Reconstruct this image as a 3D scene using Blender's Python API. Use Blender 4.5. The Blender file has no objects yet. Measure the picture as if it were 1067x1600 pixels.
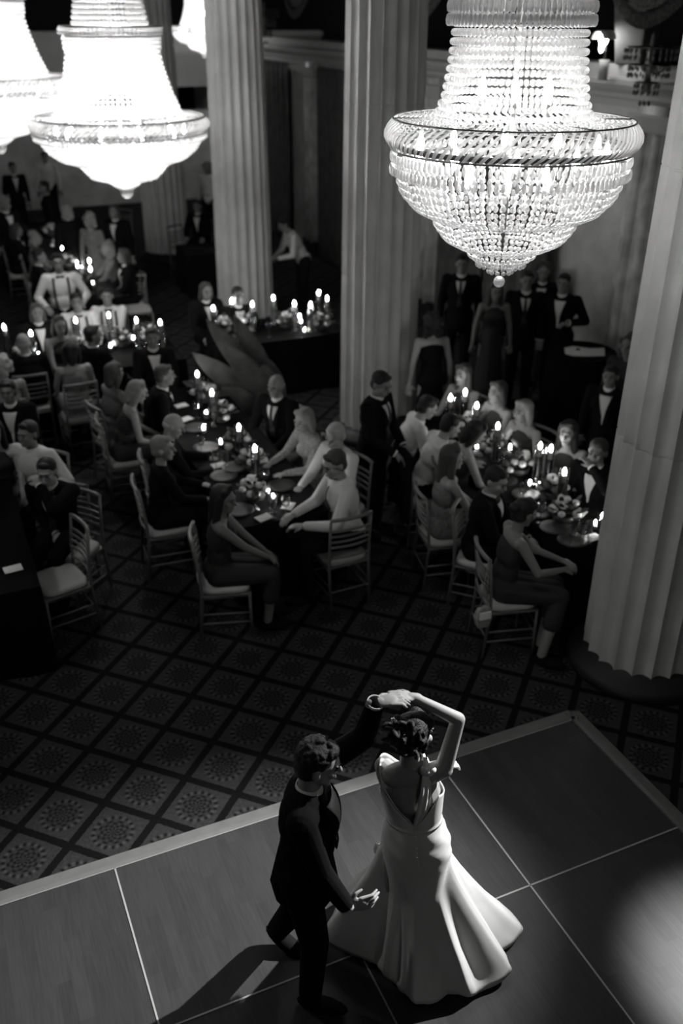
import bpy, math, random
import numpy as np
from mathutils import Vector, Matrix
PI = math.pi
sc = bpy.context.scene
C = sc.collection
random.seed(7); rng = np.random.default_rng(7)

# ------------------------------------------------------------------ camera
F, PHI, ROLL, CH = 1460.0, math.radians(28.3), 0.0051, 4.6
cd = bpy.data.cameras.new('camera'); cam = bpy.data.objects.new('camera', cd); C.objects.link(cam)
sc.camera = cam
cam.location = (0, 0, CH)
cam.matrix_world = Matrix.Translation((0, 0, CH)) @ Matrix.Rotation(PI/2 - PHI, 4, 'X') @ Matrix.Rotation(ROLL, 4, 'Z')
cd.sensor_fit = 'VERTICAL'; cd.sensor_height = 36.0; cd.lens = 36.0 * F / 1600.0
cd.clip_start = 0.05; cd.clip_end = 200
cd.dof.use_dof = True; cd.dof.focus_distance = 4.75; cd.dof.aperture_fstop = 1.25

# ------------------------------------------------------------------ view, world, lights
vs = sc.view_settings
vs.view_transform = 'Standard'; vs.look = 'None'; vs.exposure = 0.0; vs.gamma = 1.0; vs.use_curve_mapping = False
sc.cycles.use_denoising = True
sc.cycles.max_bounces = 6; sc.cycles.transparent_max_bounces = 12
sc.cycles.sample_clamp_indirect = 4.0
sc.cycles.caustics_reflective = False; sc.cycles.caustics_refractive = False
w = bpy.data.worlds.new('world'); sc.world = w; w.use_nodes = True
w.node_tree.nodes['Background'].inputs[0].default_value = (1, 1, 1, 1)
w.node_tree.nodes['Background'].inputs[1].default_value = 0.006

ANG = math.radians(24.0)
CU = np.array([math.cos(ANG), math.sin(ANG), 0.0]); CV = np.array([-math.sin(ANG), math.cos(ANG), 0.0])
def R(a, b, z=0.0):                       # room frame (a across the room, b along it) to world
    p = CU*a + CV*b; return (float(p[0]), float(p[1]), float(z))

def spot(name, loc, target, power, size, blend, radius=0.05):
    l = bpy.data.lights.new(name, 'SPOT'); l.energy = power; l.spot_size = math.radians(size); l.spot_blend = blend
    l.shadow_soft_size = radius
    o = bpy.data.objects.new(name, l); C.objects.link(o); o.location = loc
    o.rotation_euler = (Vector(target) - Vector(loc)).to_track_quat('-Z', 'Y').to_euler(); return o
spot('dance_spotlight', (5.0, 6.0, 5.3), (-0.42, 3.5, 0.3), 6500, 24, 1.0, 0.05)
spot('floor_spotlight', (3.2, 4.4, 5.6), (2.2, 3.3, 0), 6500, 14, 1.0, 0.1)
def point(name, loc, power, radius=0.2):
    l = bpy.data.lights.new(name, 'POINT'); l.energy = power; l.shadow_soft_size = radius
    o = bpy.data.objects.new(name, l); C.objects.link(o); o.location = loc; return o

# ------------------------------------------------------------------ materials (black-and-white photograph: greys)
def g(v): return (v, v, v*0.985, 1)
def mat(name, v, rough=0.7, spec=0.3, metal=0.0, noise=0.0, nscale=8.0, bump=0.0, bscale=60.0, sheen=0.0):
    m = bpy.data.materials.new(name); m.use_nodes = True; nt = m.node_tree; b = nt.nodes['Principled BSDF']
    b.inputs['Base Color'].default_value = g(v); b.inputs['Roughness'].default_value = rough
    b.inputs['Specular IOR Level'].default_value = spec; b.inputs['Metallic'].default_value = metal
    if sheen: b.inputs['Sheen Weight'].default_value = sheen
    tc = nt.nodes.new('ShaderNodeTexCoord')
    if noise:
        n = nt.nodes.new('ShaderNodeTexNoise'); n.inputs['Scale'].default_value = nscale; n.inputs['Detail'].default_value = 5
        nt.links.new(tc.outputs['Object'], n.inputs['Vector'])
        r = nt.nodes.new('ShaderNodeValToRGB'); r.color_ramp.elements[0].position = 0.3; r.color_ramp.elements[1].position = 0.7
        r.color_ramp.elements[0].color = g(v*(1-noise)); r.color_ramp.elements[1].color = g(min(1, v*(1+noise)))
        nt.links.new(n.outputs['Fac'], r.inputs[0]); nt.links.new(r.outputs[0], b.inputs['Base Color'])
    if bump:
        n = nt.nodes.new('ShaderNodeTexNoise'); n.inputs['Scale'].default_value = bscale; n.inputs['Detail'].default_value = 3
        nt.links.new(tc.outputs['Object'], n.inputs['Vector'])
        bp = nt.nodes.new('ShaderNodeBump'); bp.inputs['Strength'].default_value = bump; bp.inputs['Distance'].default_value = 0.01
        nt.links.new(n.outputs['Fac'], bp.inputs['Height']); nt.links.new(bp.outputs[0], b.inputs['Normal'])
    return m
def emit(name, s, v=1.0):
    m = bpy.data.materials.new(name); m.use_nodes = True; b = m.node_tree.nodes['Principled BSDF']
    b.inputs['Base Color'].default_value = g(v*.8); b.inputs['Emission Color'].default_value = g(1); b.inputs['Emission Strength'].default_value = s
    return m
def crystal_mat():
    m = bpy.data.materials.new('crystal'); m.use_nodes = True; nt = m.node_tree; nt.nodes.clear()
    o = nt.nodes.new('ShaderNodeOutputMaterial'); t = nt.nodes.new('ShaderNodeBsdfTransparent'); t.inputs[0].default_value = (.95, .95, .95, 1)
    tr = nt.nodes.new('ShaderNodeBsdfTranslucent'); tr.inputs[0].default_value = (.9, .9, .9, 1)
    d = nt.nodes.new('ShaderNodeBsdfDiffuse'); d.inputs[0].default_value = (.85, .85, .85, 1)
    gl = nt.nodes.new('ShaderNodeBsdfGlossy'); gl.inputs['Roughness'].default_value = .12
    a = nt.nodes.new('ShaderNodeMixShader'); a.inputs[0].default_value = .5
    b = nt.nodes.new('ShaderNodeMixShader'); b.inputs[0].default_value = .3
    c = nt.nodes.new('ShaderNodeMixShader'); c.inputs[0].default_value = .3
    nt.links.new(tr.outputs[0], a.inputs[1]); nt.links.new(d.outputs[0], a.inputs[2])
    nt.links.new(a.outputs[0], b.inputs[1]); nt.links.new(gl.outputs[0], b.inputs[2])
    nt.links.new(b.outputs[0], c.inputs[1]); nt.links.new(t.outputs[0], c.inputs[2]); nt.links.new(c.outputs[0], o.inputs[0])
    return m
def glass_mat():
    m = bpy.data.materials.new('thin_glass'); m.use_nodes = True; nt = m.node_tree; nt.nodes.clear()
    o = nt.nodes.new('ShaderNodeOutputMaterial'); t = nt.nodes.new('ShaderNodeBsdfTransparent'); t.inputs[0].default_value = (.95, .95, .95, 1)
    gl = nt.nodes.new('ShaderNodeBsdfGlossy'); gl.inputs['Roughness'].default_value = .05
    lw = nt.nodes.new('ShaderNodeLayerWeight'); lw.inputs[0].default_value = .35
    c = nt.nodes.new('ShaderNodeMixShader'); nt.links.new(lw.outputs['Facing'], c.inputs[0])
    nt.links.new(t.outputs[0], c.inputs[1]); nt.links.new(gl.outputs[0], c.inputs[2]); nt.links.new(c.outputs[0], o.inputs[0])
    return m
CRY = crystal_mat(); GLASS = glass_mat()
BULB = emit('bulb_glow', 60); FLAME = emit('flame_glow', 150); WAXGLOW = mat('candle_wax', .8, .5)
METAL = mat('dull_metal', .25, .4, .5, .8)
STONE = mat('column_stone', .53, .75, .2, noise=.10, nscale=3.0, bump=.15, bscale=90)
BLACKST = mat('black_stone', .02, .5, .3)
MARBLE = mat('wall_marble', .52, .55, .3, noise=.22, nscale=2.4)
MARBLE2 = mat('light_marble', .6, .5, .3, noise=.35, nscale=4.0)
PLASTER = mat('cornice_plaster', .42, .8, .2)
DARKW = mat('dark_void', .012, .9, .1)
CURT = mat('curtain_cloth', .10, .8, .2, noise=.25, nscale=5)
SWAG = mat('swag_fringe', .10, .9, .2, noise=.5, nscale=30)
CHAIRM = mat('silver_chair', .15, .45, .4, .2)
CUSH = mat('white_cushion', .5, .8, .2)
CLOTHB = mat('black_tablecloth', .005, .95, .08)
WHITEC = mat('white_linen', .88, .8, .2)
PAPER = mat('white_card', .85, .8, .2)
CHINA = mat('white_china', .6, .3, .5)
ROSE = mat('pale_rose', .78, .8, .2, noise=.15, nscale=30)
ROSED = mat('dark_rose', .16, .8, .2, noise=.2, nscale=30)
LEAF = mat('leaf_green', .05, .6, .3, noise=.3, nscale=20)
BIGLEAF = mat('broad_leaf', .085, .6, .3, noise=.35, nscale=6)
SKIN = mat('skin_light', .32, .55, .3); SKIN2 = mat('skin_mid', .21, .55, .3)
HAIRD = mat('hair_dark', .012, .6, .4, bump=.6, bscale=120); HAIRM = mat('hair_brown', .05, .6, .4, bump=.6, bscale=120)
HAIRL = mat('hair_blond', .22, .6, .3, bump=.6, bscale=120); HAIRG = mat('hair_grey', .42, .7, .3, bump=.6, bscale=120)
BLACKF = mat('black_suit_cloth', .008, .95, .06); DARKF = mat('dark_dress_cloth', .03, .8, .2); GREYF = mat('grey_dress_cloth', .16, .8, .2, noise=.3, nscale=40)
PALEF = mat('pale_dress_cloth', .30, .7, .2, noise=.3, nscale=35); SHIRT = mat('white_shirt_cloth', .68, .8, .2, bump=.5, bscale=14); SHOE = mat('black_shoe', .008, .85, .08)
EYE = mat('eye_dark', .03, .3, .5); LIPS = mat('lips', .15, .5, .3)
NAVY = mat('dark_tie', .02, .6, .3)

def nn(nt, t, **k):
    n = nt.nodes.new(t)
    for a, b in k.items(): setattr(n, a, b)
    return n
def M(nt, op, a, b=None, c=None):
    n = nt.nodes.new('ShaderNodeMath'); n.operation = op
    for i, v in enumerate([a, b, c]):
        if v is None: continue
        if isinstance(v, (int, float)): n.inputs[i].default_value = v
        else: nt.links.new(v, n.inputs[i])
    return n.outputs[0]
def carpet():
    m = bpy.data.materials.new('patterned_carpet'); m.use_nodes = True; nt = m.node_tree; bs = nt.nodes['Principled BSDF']
    bs.inputs['Roughness'].default_value = .95; bs.inputs['Specular IOR Level'].default_value = .1
    tc = nn(nt, 'ShaderNodeTexCoord'); sep = nn(nt, 'ShaderNodeSeparateXYZ'); nt.links.new(tc.outputs['Object'], sep.inputs[0])
    ga, gs, gx, gy = -0.3665, 0.3876, -1.855, 5.861
    X = M(nt, 'SUBTRACT', sep.outputs[0], gx); Y = M(nt, 'SUBTRACT', sep.outputs[1], gy)
    c, s = math.cos(ga)/gs, math.sin(ga)/gs
    u = M(nt, 'ADD', M(nt, 'MULTIPLY', X, c), M(nt, 'MULTIPLY', Y, s)); v = M(nt, 'SUBTRACT', M(nt, 'MULTIPLY', Y, c), M(nt, 'MULTIPLY', X, s))
    fu = M(nt, 'SUBTRACT', M(nt, 'FRACT', u), .5); fv = M(nt, 'SUBTRACT', M(nt, 'FRACT', v), .5)
    au = M(nt, 'ABSOLUTE', fu); av = M(nt, 'ABSOLUTE', fv)
    nz = nn(nt, 'ShaderNodeTexNoise'); nz.inputs['Scale'].default_value = 45; nt.links.new(tc.outputs['Object'], nz.inputs['Vector'])
    jit = M(nt, 'MULTIPLY', M(nt, 'SUBTRACT', nz.outputs['Fac'], .5), .05)
    line = M(nt, 'GREATER_THAN', M(nt, 'ADD', M(nt, 'MAXIMUM', au, av), jit), .432)
    r = M(nt, 'SQRT', M(nt, 'ADD', M(nt, 'MULTIPLY', fu, fu), M(nt, 'MULTIPLY', fv, fv)))
    th = M(nt, 'ARCTAN2', fv, fu)
    pet = M(nt, 'COSINE', M(nt, 'MULTIPLY', th, 16))
    ring = M(nt, 'SUBTRACT', 1.0, M(nt, 'MINIMUM', M(nt, 'MULTIPLY', M(nt, 'ABSOLUTE', M(nt, 'SUBTRACT', r, .315)), 17), 1.0))
    petm = M(nt, 'MULTIPLY', ring, pet)                        # bright/dark beads round the medallion
    inner = M(nt, 'LESS_THAN', r, .255); core = M(nt, 'LESS_THAN', r, .10)
    inpat = M(nt, 'MULTIPLY', M(nt, 'COSINE', M(nt, 'MULTIPLY', th, 8)), M(nt, 'SINE', M(nt, 'MULTIPLY', r, 60)))
    val = M(nt, 'ADD', .033, M(nt, 'MULTIPLY', petm, .034))
    val = M(nt, 'SUBTRACT', val, M(nt, 'MULTIPLY', inner, M(nt, 'MULTIPLY_ADD', inpat, .016, .012)))
    val = M(nt, 'MULTIPLY', val, M(nt, 'MULTIPLY_ADD', nz.outputs['Fac'], 1.1, .45))
    val = M(nt, 'MULTIPLY', val, M(nt, 'SUBTRACT', 1.0, M(nt, 'MULTIPLY', line, .86)))
    val = M(nt, 'MAXIMUM', val, .003)
    cb = nn(nt, 'ShaderNodeCombineColor'); [nt.links.new(val, cb.inputs[i]) for i in range(3)]
    nt.links.new(cb.outputs[0], bs.inputs['Base Color']); return m
def wood():
    m = bpy.data.materials.new('dance_floor_wood'); m.use_nodes = True; nt = m.node_tree; bs = nt.nodes['Principled BSDF']
    bs.inputs['Roughness'].default_value = .38; bs.inputs['Specular IOR Level'].default_value = .35
    tc = nn(nt, 'ShaderNodeTexCoord'); mp = nn(nt, 'ShaderNodeMapping'); mp.inputs['Rotation'].default_value = (0, 0, -ANG)
    nt.links.new(tc.outputs['Object'], mp.inputs['Vector'])
    sep = nn(nt, 'ShaderNodeSeparateXYZ'); nt.links.new(mp.outputs[0], sep.inputs[0])
    row = M(nt, 'FLOOR', M(nt, 'MULTIPLY', sep.outputs[0], 1/.075))
    wn = nn(nt, 'ShaderNodeTexWhiteNoise', noise_dimensions='1D'); nt.links.new(row, wn.inputs['W'])
    seg = M(nt, 'FLOOR', M(nt, 'MULTIPLY', M(nt, 'ADD', sep.outputs[1], M(nt, 'MULTIPLY', wn.outputs[0], 3.0)), 1/.5))
    cv = nn(nt, 'ShaderNodeCombineXYZ'); nt.links.new(row, cv.inputs[0]); nt.links.new(seg, cv.inputs[1])
    w2 = nn(nt, 'ShaderNodeTexWhiteNoise', noise_dimensions='2D'); nt.links.new(cv.outputs[0], w2.inputs['Vector'])
    m2 = nn(nt, 'ShaderNodeMapping'); m2.inputs['Scale'].default_value = (30, 2.2, 1); nt.links.new(mp.outputs[0], m2.inputs['Vector'])
    gr = nn(nt, 'ShaderNodeTexNoise'); gr.inputs['Scale'].default_value = 2.5; gr.inputs['Detail'].default_value = 6; nt.links.new(m2.outputs[0], gr.inputs['Vector'])
    v = M(nt, 'MULTIPLY', M(nt, 'MULTIPLY_ADD', w2.outputs[0], .010, .037), M(nt, 'MULTIPLY_ADD', gr.outputs['Fac'], .7, .65))
    cb = nn(nt, 'ShaderNodeCombineColor'); [nt.links.new(v, cb.inputs[i]) for i in range(3)]
    nt.links.new(cb.outputs[0], bs.inputs['Base Color']); return m
CARPET = carpet(); WOOD = wood(); TRIMM = mat('floor_trim', .17, .5, .3, noise=.1, nscale=10); SEAM = mat('seam_strip', .38, .4, .4)

# ------------------------------------------------------------------ mesh helpers
class MB:
    def __init__(s): s.v = []; s.f = []; s.n = 0
    def add(s, v, f):
        v = np.asarray(v, float); s.v.append(v); s.f += [tuple(i + s.n for i in q) for q in f]; s.n += len(v); return s
    def mesh(s, name, smooth=True):
        me = bpy.data.meshes.new(name); v = np.concatenate(s.v) if s.v else np.zeros((0, 3))
        me.from_pydata(v.tolist(), [], s.f)
        if smooth: me.polygons.foreach_set('use_smooth', [True]*len(me.polygons))
        return me
def link(name, me, m=None, parent=None):
    o = bpy.data.objects.new(name, me); C.objects.link(o)
    if m: me.materials.clear(); me.materials.append(m)
    if parent: o.parent = parent
    return o
def build(name, mb, m, parent=None, smooth=True, bevel=0):
    o = link(name, mb.mesh(name, smooth), m, parent)
    if bevel:
        b = o.modifiers.new('bevel', 'BEVEL'); b.width = bevel; b.segments = 2; b.limit_method = 'ANGLE'
    return o
def tag(o, label, cat, group=None):
    o['label'] = label; o['category'] = cat
    if group: o['group'] = group
    return o
def thing(name, label, cat, loc=(0, 0, 0), rz=0.0, group=None):
    o = bpy.data.objects.new(name, None); C.objects.link(o); o.location = loc; o.rotation_euler = (0, 0, rz)
    o.empty_display_size = .1; return tag(o, label, cat, group)
def struct(o): o['kind'] = 'structure'; return o
def dup_child(o, parent):
    c = o.copy(); C.objects.link(c); c.parent = parent
    for ch in list(o.children): dup_child(ch, c)
def copy_thing(o, loc, rz=None, label=None, group=None, scale=None):
    kids = list(o.children)
    c = o.copy(); C.objects.link(c); c.location = loc
    if rz is not None: c.rotation_euler = (0, 0, rz)
    if scale: c.scale = (scale,)*3
    for k in kids: dup_child(k, c)
    if label: c['label'] = label
    if group: c['group'] = group
    return c

def box(c, s, rz=0.0, fr=None):
    x, y, z = [q/2 for q in s]
    v = np.array([[i*x, j*y, k*z] for i in (-1, 1) for j in (-1, 1) for k in (-1, 1)], float)
    if rz: v = v @ np.array([[math.cos(rz), math.sin(rz), 0], [-math.sin(rz), math.cos(rz), 0], [0, 0, 1]])
    if fr is not None: v = v @ np.array(fr)
    return v + np.array(c, float), [(0, 1, 3, 2), (4, 6, 7, 5), (0, 4, 5, 1), (2, 3, 7, 6), (0, 2, 6, 4), (1, 5, 7, 3)]
def frame_of(d):
    d = np.array(d, float); d /= np.linalg.norm(d) + 1e-12
    a = np.array([0, 0, 1.]) if abs(d[2]) < .9 else np.array([0, 1., 0])
    x = np.cross(a, d); x /= np.linalg.norm(x); return x, np.cross(d, x), d
def loft(rings, closed=True, cap=True):
    rings = [np.asarray(r, float) for r in rings]; n = len(rings[0]); v = np.concatenate(rings); f = []
    for i in range(len(rings)-1):
        for j in range(n if closed else n-1):
            k = (j+1) % n; f.append((i*n+j, i*n+k, (i+1)*n+k, (i+1)*n+j))
    if cap and closed: f.append(tuple(range(n-1, -1, -1))); f.append(tuple(range((len(rings)-1)*n, len(rings)*n)))
    return v, f
def tube(pts, r, seg=8):
    pts = [np.array(p, float) for p in pts]; rr = r if hasattr(r, '__len__') else [r]*len(pts); rings = []
    for i, p in enumerate(pts):
        d = pts[min(i+1, len(pts)-1)] - pts[max(i-1, 0)]; x, y, _ = frame_of(d)
        rings.append([p + rr[i]*(math.cos(t)*x + math.sin(t)*y) for t in np.arange(seg)*2*PI/seg])
    return loft(rings)
def lathe(prof, seg=32, c=(0, 0, 0), cap=True):
    return loft([[(c[0]+r*math.cos(t), c[1]+r*math.sin(t), c[2]+z) for t in np.arange(seg)*2*PI/seg] for r, z in prof], cap=cap)
# sphere templates
def uvs(nu, nv):
    v = [(0, 0, 1)]; f = []
    for i in range(1, nv):
        for j in range(nu): v.append((math.sin(PI*i/nv)*math.cos(2*PI*j/nu), math.sin(PI*i/nv)*math.sin(2*PI*j/nu), math.cos(PI*i/nv)))
    v.append((0, 0, -1)); n = len(v)-1
    for j in range(nu): f.append((0, 1+j, 1+(j+1) % nu)); f.append((n, n-nu+(j+1) % nu, n-nu+j))
    for i in range(nv-2):
        for j in range(nu): f.append((1+i*nu+j, 1+(i+1)*nu+j, 1+(i+1)*nu+(j+1) % nu, 1+i*nu+(j+1) % nu))
    return np.array(v, float), f
SPH = uvs(16, 10); BEAD = uvs(6, 4); SPM = uvs(10, 6)
def ell(c, r, fr=None, tpl=None):
    v, f = tpl or SPH; v = v*np.array(r if hasattr(r, '__len__') else (r,)*3)
    if fr is not None: v = v @ np.array(fr)
    return v + np.array(c, float), f
def cone(p0, r0, p1, r1, seg=14):         # tapered limb with rounded ends
    p0 = np.array(p0, float); p1 = np.array(p1, float); x, y, d = frame_of(p1-p0); rings = []
    for a in (80, 50, 25, 0): t = math.radians(a); rings.append((p0 - d*r0*math.sin(t), r0*math.cos(t)))
    for a in (0, 25, 50, 80): t = math.radians(a); rings.append((p1 + d*r1*math.sin(t), r1*math.cos(t)))
    return loft([[p + r*(math.cos(t)*x + math.sin(t)*y) for t in np.arange(seg)*2*PI/seg] for p, r in rings])
def fuse(name, mb, m, voxel=.009, smooth=4, parent=None, fac=.5):   # overlapping volumes into one continuous skin
    o = link(name, mb.mesh(name), m)
    md = o.modifiers.new('r', 'REMESH'); md.mode = 'VOXEL'; md.voxel_size = voxel; md.use_smooth_shade = True
    if smooth: s = o.modifiers.new('s', 'SMOOTH'); s.iterations = smooth; s.factor = fac
    dg = bpy.context.evaluated_depsgraph_get(); dg.update()
    me = bpy.data.meshes.new_from_object(o.evaluated_get(dg)); old = o.data
    bpy.data.objects.remove(o); bpy.data.meshes.remove(old); me.name = name
    me.materials.clear(); me.materials.append(m)
    return link(name, me, m, parent)

# ------------------------------------------------------------------ room
fl = MB(); fl.add([R(-14, -6), R(12, -6), R(12, 27), R(-14, 27)], [(0, 1, 2, 3)])
struct(build('floor', fl, CARPET, smooth=False))
WA = 7.75
mb = MB(); mb.add(*box((0, 0, 0), (.3, 36, 3.74)))
wr = struct(build('wall_right', mb, MARBLE, smooth=False)); wr.location = R(WA+.15, 10, 1.87); wr.rotation_euler.z = ANG
mb = MB(); mb.add(*box((0, 0, 0), (22, .3, 2.22)))
o = struct(build('wall_back', mb, MARBLE, smooth=False)); o.location = R(1, 26.15, 1.11); o.rotation_euler.z = ANG
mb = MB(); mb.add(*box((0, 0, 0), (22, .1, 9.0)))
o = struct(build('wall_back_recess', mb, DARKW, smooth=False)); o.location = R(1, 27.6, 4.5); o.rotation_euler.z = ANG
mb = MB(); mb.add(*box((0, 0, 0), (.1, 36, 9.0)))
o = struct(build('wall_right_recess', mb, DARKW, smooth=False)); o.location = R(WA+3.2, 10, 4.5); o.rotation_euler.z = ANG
mb = MB(); mb.add([R(-14, -6, 8.2), R(12, -6, 8.2), R(12, 27.6, 8.2), R(-14, 27.6, 8.2)], [(0, 3, 2, 1)])
struct(build('ceiling', mb, mat('dark_ceiling', .08, .9), smooth=False))
def ledge(name, L, loc, rz):              # profile in x (depth) z, swept along y; parapet of the mezzanine
    prof = [(0, -.02), (-.05, -.02), (-.05, .05), (-.09, .08), (-.09, .12), (-.16, .17), (-.2, .22), (-.2, .27), (-.12, .30), (-.12, .42), (.3, .42), (.3, -.02)]
    v = [(x, y, z) for y in (-L/2, L/2) for x, z in prof]; n = len(prof)
    f = [(i, (i+1) % n, n+(i+1) % n, n+i) for i in range(n)] + [tuple(range(n-1, -1, -1)), tuple(range(n, 2*n))]
    o = build(name, MB().add(v, f), PLASTER, smooth=False); o.location = loc; o.rotation_euler.z = rz; return struct(o)
ledge('trim_1', 36, R(WA, 10, 3.64), ANG)
# far parapet band: frieze plus mouldings
mb = MB(); mb.add(*box((0, 0, 0), (22, .3, 1.28))); mb.add(*box((0, -.2, .56), (22, .2, .12))); mb.add(*box((0, -.18, .1), (22, .08, .05))); mb.add(*box((0, -.18, -.6), (22, .1, .08)))
o = struct(build('trim_2', mb, PLASTER, smooth=False)); o.location = R(1, 26.15, 3.45); o.rotation_euler.z = ANG

# pilasters against the right wall, every 5 m
def pilaster(b, label):
    t = thing('wall_pilaster', label, 'pilaster', R(WA-.0, b, 0), ANG, 'stone pilasters on the right wall')
    m = MB(); m.add(*box((-.05, 0, 1.85), (.1, .62, 3.66))); m.add(*box((-.12, -.02, 1.85), (.06, .40, 3.66)))
    for y in (-.14, .10): m.add(*lathe([(.07, .25), (.062, 3.4)], 10, (-.15, y, 0)))
    build('pilaster_shaft', m, MARBLE2, t)
    m = MB(); m.add(*box((-.1, 0, .14), (.2, .72, .28))); build('pilaster_base', m, BLACKST, t, smooth=False, bevel=.015)
    m = MB(); m.add(*box((-.11, 0, 3.5), (.22, .70, .18))); build('pilaster_capital', m, PLASTER, t, smooth=False, bevel=.02)
for b, s in ((8.75, 'beside the right foreground column, by the wide marble panel'), (13.75, 'between the dark curtains behind the large crystal chandelier'),
             (18.75, 'seen in the gap between the second and third fluted columns'), (23.75, 'farthest along the right wall')):
    pilaster(b, 'marble pilaster, ' + s)

def drape(name, b0, b1, z0, z1, label, folds, amp=.07, a=WA-.12, m=CURT, group='floor-length dark curtains on the right wall'):
    n = folds*8; rings = []
    for z in np.linspace(z0, z1, 8):
        k = 1 - .25*(z-z0)/(z1-z0)
        ps = []
        for i in range(n+1):
            t = i/n; y = b0 + (b1-b0)*t
            ps.append((a - amp*k*(.5+.5*math.sin(t*folds*2*PI + .4*math.sin(t*17))), y, z))
        rings.append([R(*p) for p in ps])
    mb = MB(); v, f = loft(rings, closed=False, cap=False); mb.add(v, f)
    o = build(name, mb, m); s = o.modifiers.new('thickness', 'SOLIDIFY'); s.thickness = .012; return tag(o, label, 'curtain', group)
k = 0
for b0, b1, wh in ((10.35, 11.9, 'right half of the pair behind the standing guests in suits'), (11.95, 13.35, 'left half of the pair behind the large crystal chandelier'),
                   (15.1, 16.7, 'hanging just right of the second column, nearer half of its bay'), (16.75, 18.35, 'hanging just left of the second column in its bay'),
                   (19.9, 21.6, 'hanging right of the third column, near half of its bay'), (21.65, 23.3, 'hanging close to the third column, far half of its bay')):
    drape('curtain', b0, b1, .03, 3.62, 'dark floor-length curtain, ' + wh, 6)
def swag(b, label):                        # gathered valance with fringe above the pilaster
    t = thing('valance_swag', label, 'valance', R(WA-.2, b, 0), ANG, 'gathered fringed swags at the mezzanine edge')
    rings = []
    for i in range(13):
        s = i/12; rings.append([(-.10-.10*math.sin(PI*s)*(1+.3*math.sin(6*q)), -1.0+2.0*s, 5.3-.62*math.sin(PI*s)*(.35+q*.8)+.03*math.sin(q*40)) for q in np.linspace(0, 1, 26)])
    m = MB(); m.add(*loft(rings, closed=False, cap=False)); o = build('gathered_cloth', m, SWAG, t); o.modifiers.new('t', 'SOLIDIFY').thickness = .02
    m = MB()
    for i in range(60):
        s = i/59; z = 5.3-.62*math.sin(PI*s)*1.15; m.add(*tube([(-.12-.1*math.sin(PI*s), -1+2*s, z), (-.12-.1*math.sin(PI*s), -1+2*s, z-.16)], .012, 5))
    build('fringe', m, SWAG, t)
for b, s in ((8.8, 'upper right corner beside the right column'), (13.8, 'upper part just left of the big chandelier neck'), (18.8, 'high between the second and third columns')):
    swag(b, 'dark gathered fringed swag valance, ' + s)
def sconce(loc, label, s=1.0):
    t = thing('crystal_sconce', label, 'wall light', loc, ANG, 'unlit crystal wall sconces')
    m = MB(); m.add(*lathe([(.0, -.22), (.05, -.2), (.03, -.05), (.08, 0), (.03, .08), (.02, .3), (.0, .33)], 12)); m.add(*tube([(0, 0, 0), (.1, 0, -.05), (.2, 0, 0)], .015)); build('sconce_body', m, METAL, t)
    m = MB()
    for r, z, n in ((.26, .16, 26), (.26, .10, 26), (.20, 0, 20), (.2, -.06, 20), (.12, -.16, 12), (.12, -.22, 12), (.05, -.32, 6)):
        for i in range(n):
            a = 2*PI*i/n; m.add(*ell((r*math.cos(a), r*math.sin(a), z), (.012, .012, .026), tpl=BEAD))
    build('crystal_drops', m, CRYD, t)['kind'] = 'stuff'
    m = MB(); [m.add(*lathe([(r+.008, z), (r-.008, z), (r-.008, z-.012), (r+.008, z-.012)], 24)) for r, z in ((.26, .2), (.2, .04), (.12, -.12))]; build('ring_frame', m, METAL, t)
    t.scale = (s,)*3
CRYD = mat('unlit_crystal', .10, .06, 1.0)
sconce(R(7.35, 8.62, 4.06), 'unlit crystal wall sconce at the top right edge, above the marble pilaster', 1.05)
sconce(R(7.3, 20.4, 4.35), 'unlit crystal wall sconce high between the second and third columns', 1.15)
# things on the ledge
t = thing('loudspeaker', 'tapered grey loudspeaker box tilted on the mezzanine ledge at upper right', 'speaker', R(7.78, 9.38, 4.06), ANG+.35)
v = [(x*wd, y, z) for z, wd, y0 in ((0, .16, 0), (.62, .21, 0)) for x, y in ((-1, -.16), (1, -.16), (1, .16), (-1, .16))]
build('speaker_cabinet', MB().add([(p[1]-.09*(p[2] > .1), p[0], p[2]) for p in v], [(0, 1, 5, 4), (1, 2, 6, 5), (2, 3, 7, 6), (3, 0, 4, 7), (3, 2, 1, 0), (4, 5, 6, 7)]), mat('speaker_grey', .09, .7), t, False, .015)
t = thing('stage_lamp', 'small lit lamp with curved hood clamped above the mezzanine ledge', 'lamp', R(7.42, 9.46, 4.06), ANG)
build('clamp', MB().add(*tube([(0, 0, -.16), (0, 0, .05)], .055, 14)), mat('lamp_grey', .35, .5), t)
build('arm', MB().add(*tube([(0, 0, .05), (0, .0, .16), (-.05, 0, .27)], .013)), BLACKST, t)
rings = [[(-.05+.0*q, .11*math.sin(q)*k, .30+.055*math.cos(q)*k) for q in np.linspace(-1.7, 1.7, 12)] for k in (1,)]
m = MB(); m.add(*loft([[(x, .095*math.sin(q), .25+.085*math.cos(q)) for q in np.linspace(-1.5, 1.5, 12)] for x in (-.14, .04)], closed=False, cap=False))
o = build('lamp_hood', m, mat('lamp_hood_white', .6, .4), t); o.modifiers.new('t', 'SOLIDIFY').thickness = .01
m = MB(); m.add(*ell((-.05, 0, .25), (.05, .05, .06))); m.add(*ell((-.05, .02, .18), (.025, .025, .06))); build('bulb', m, BULB, t)

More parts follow.
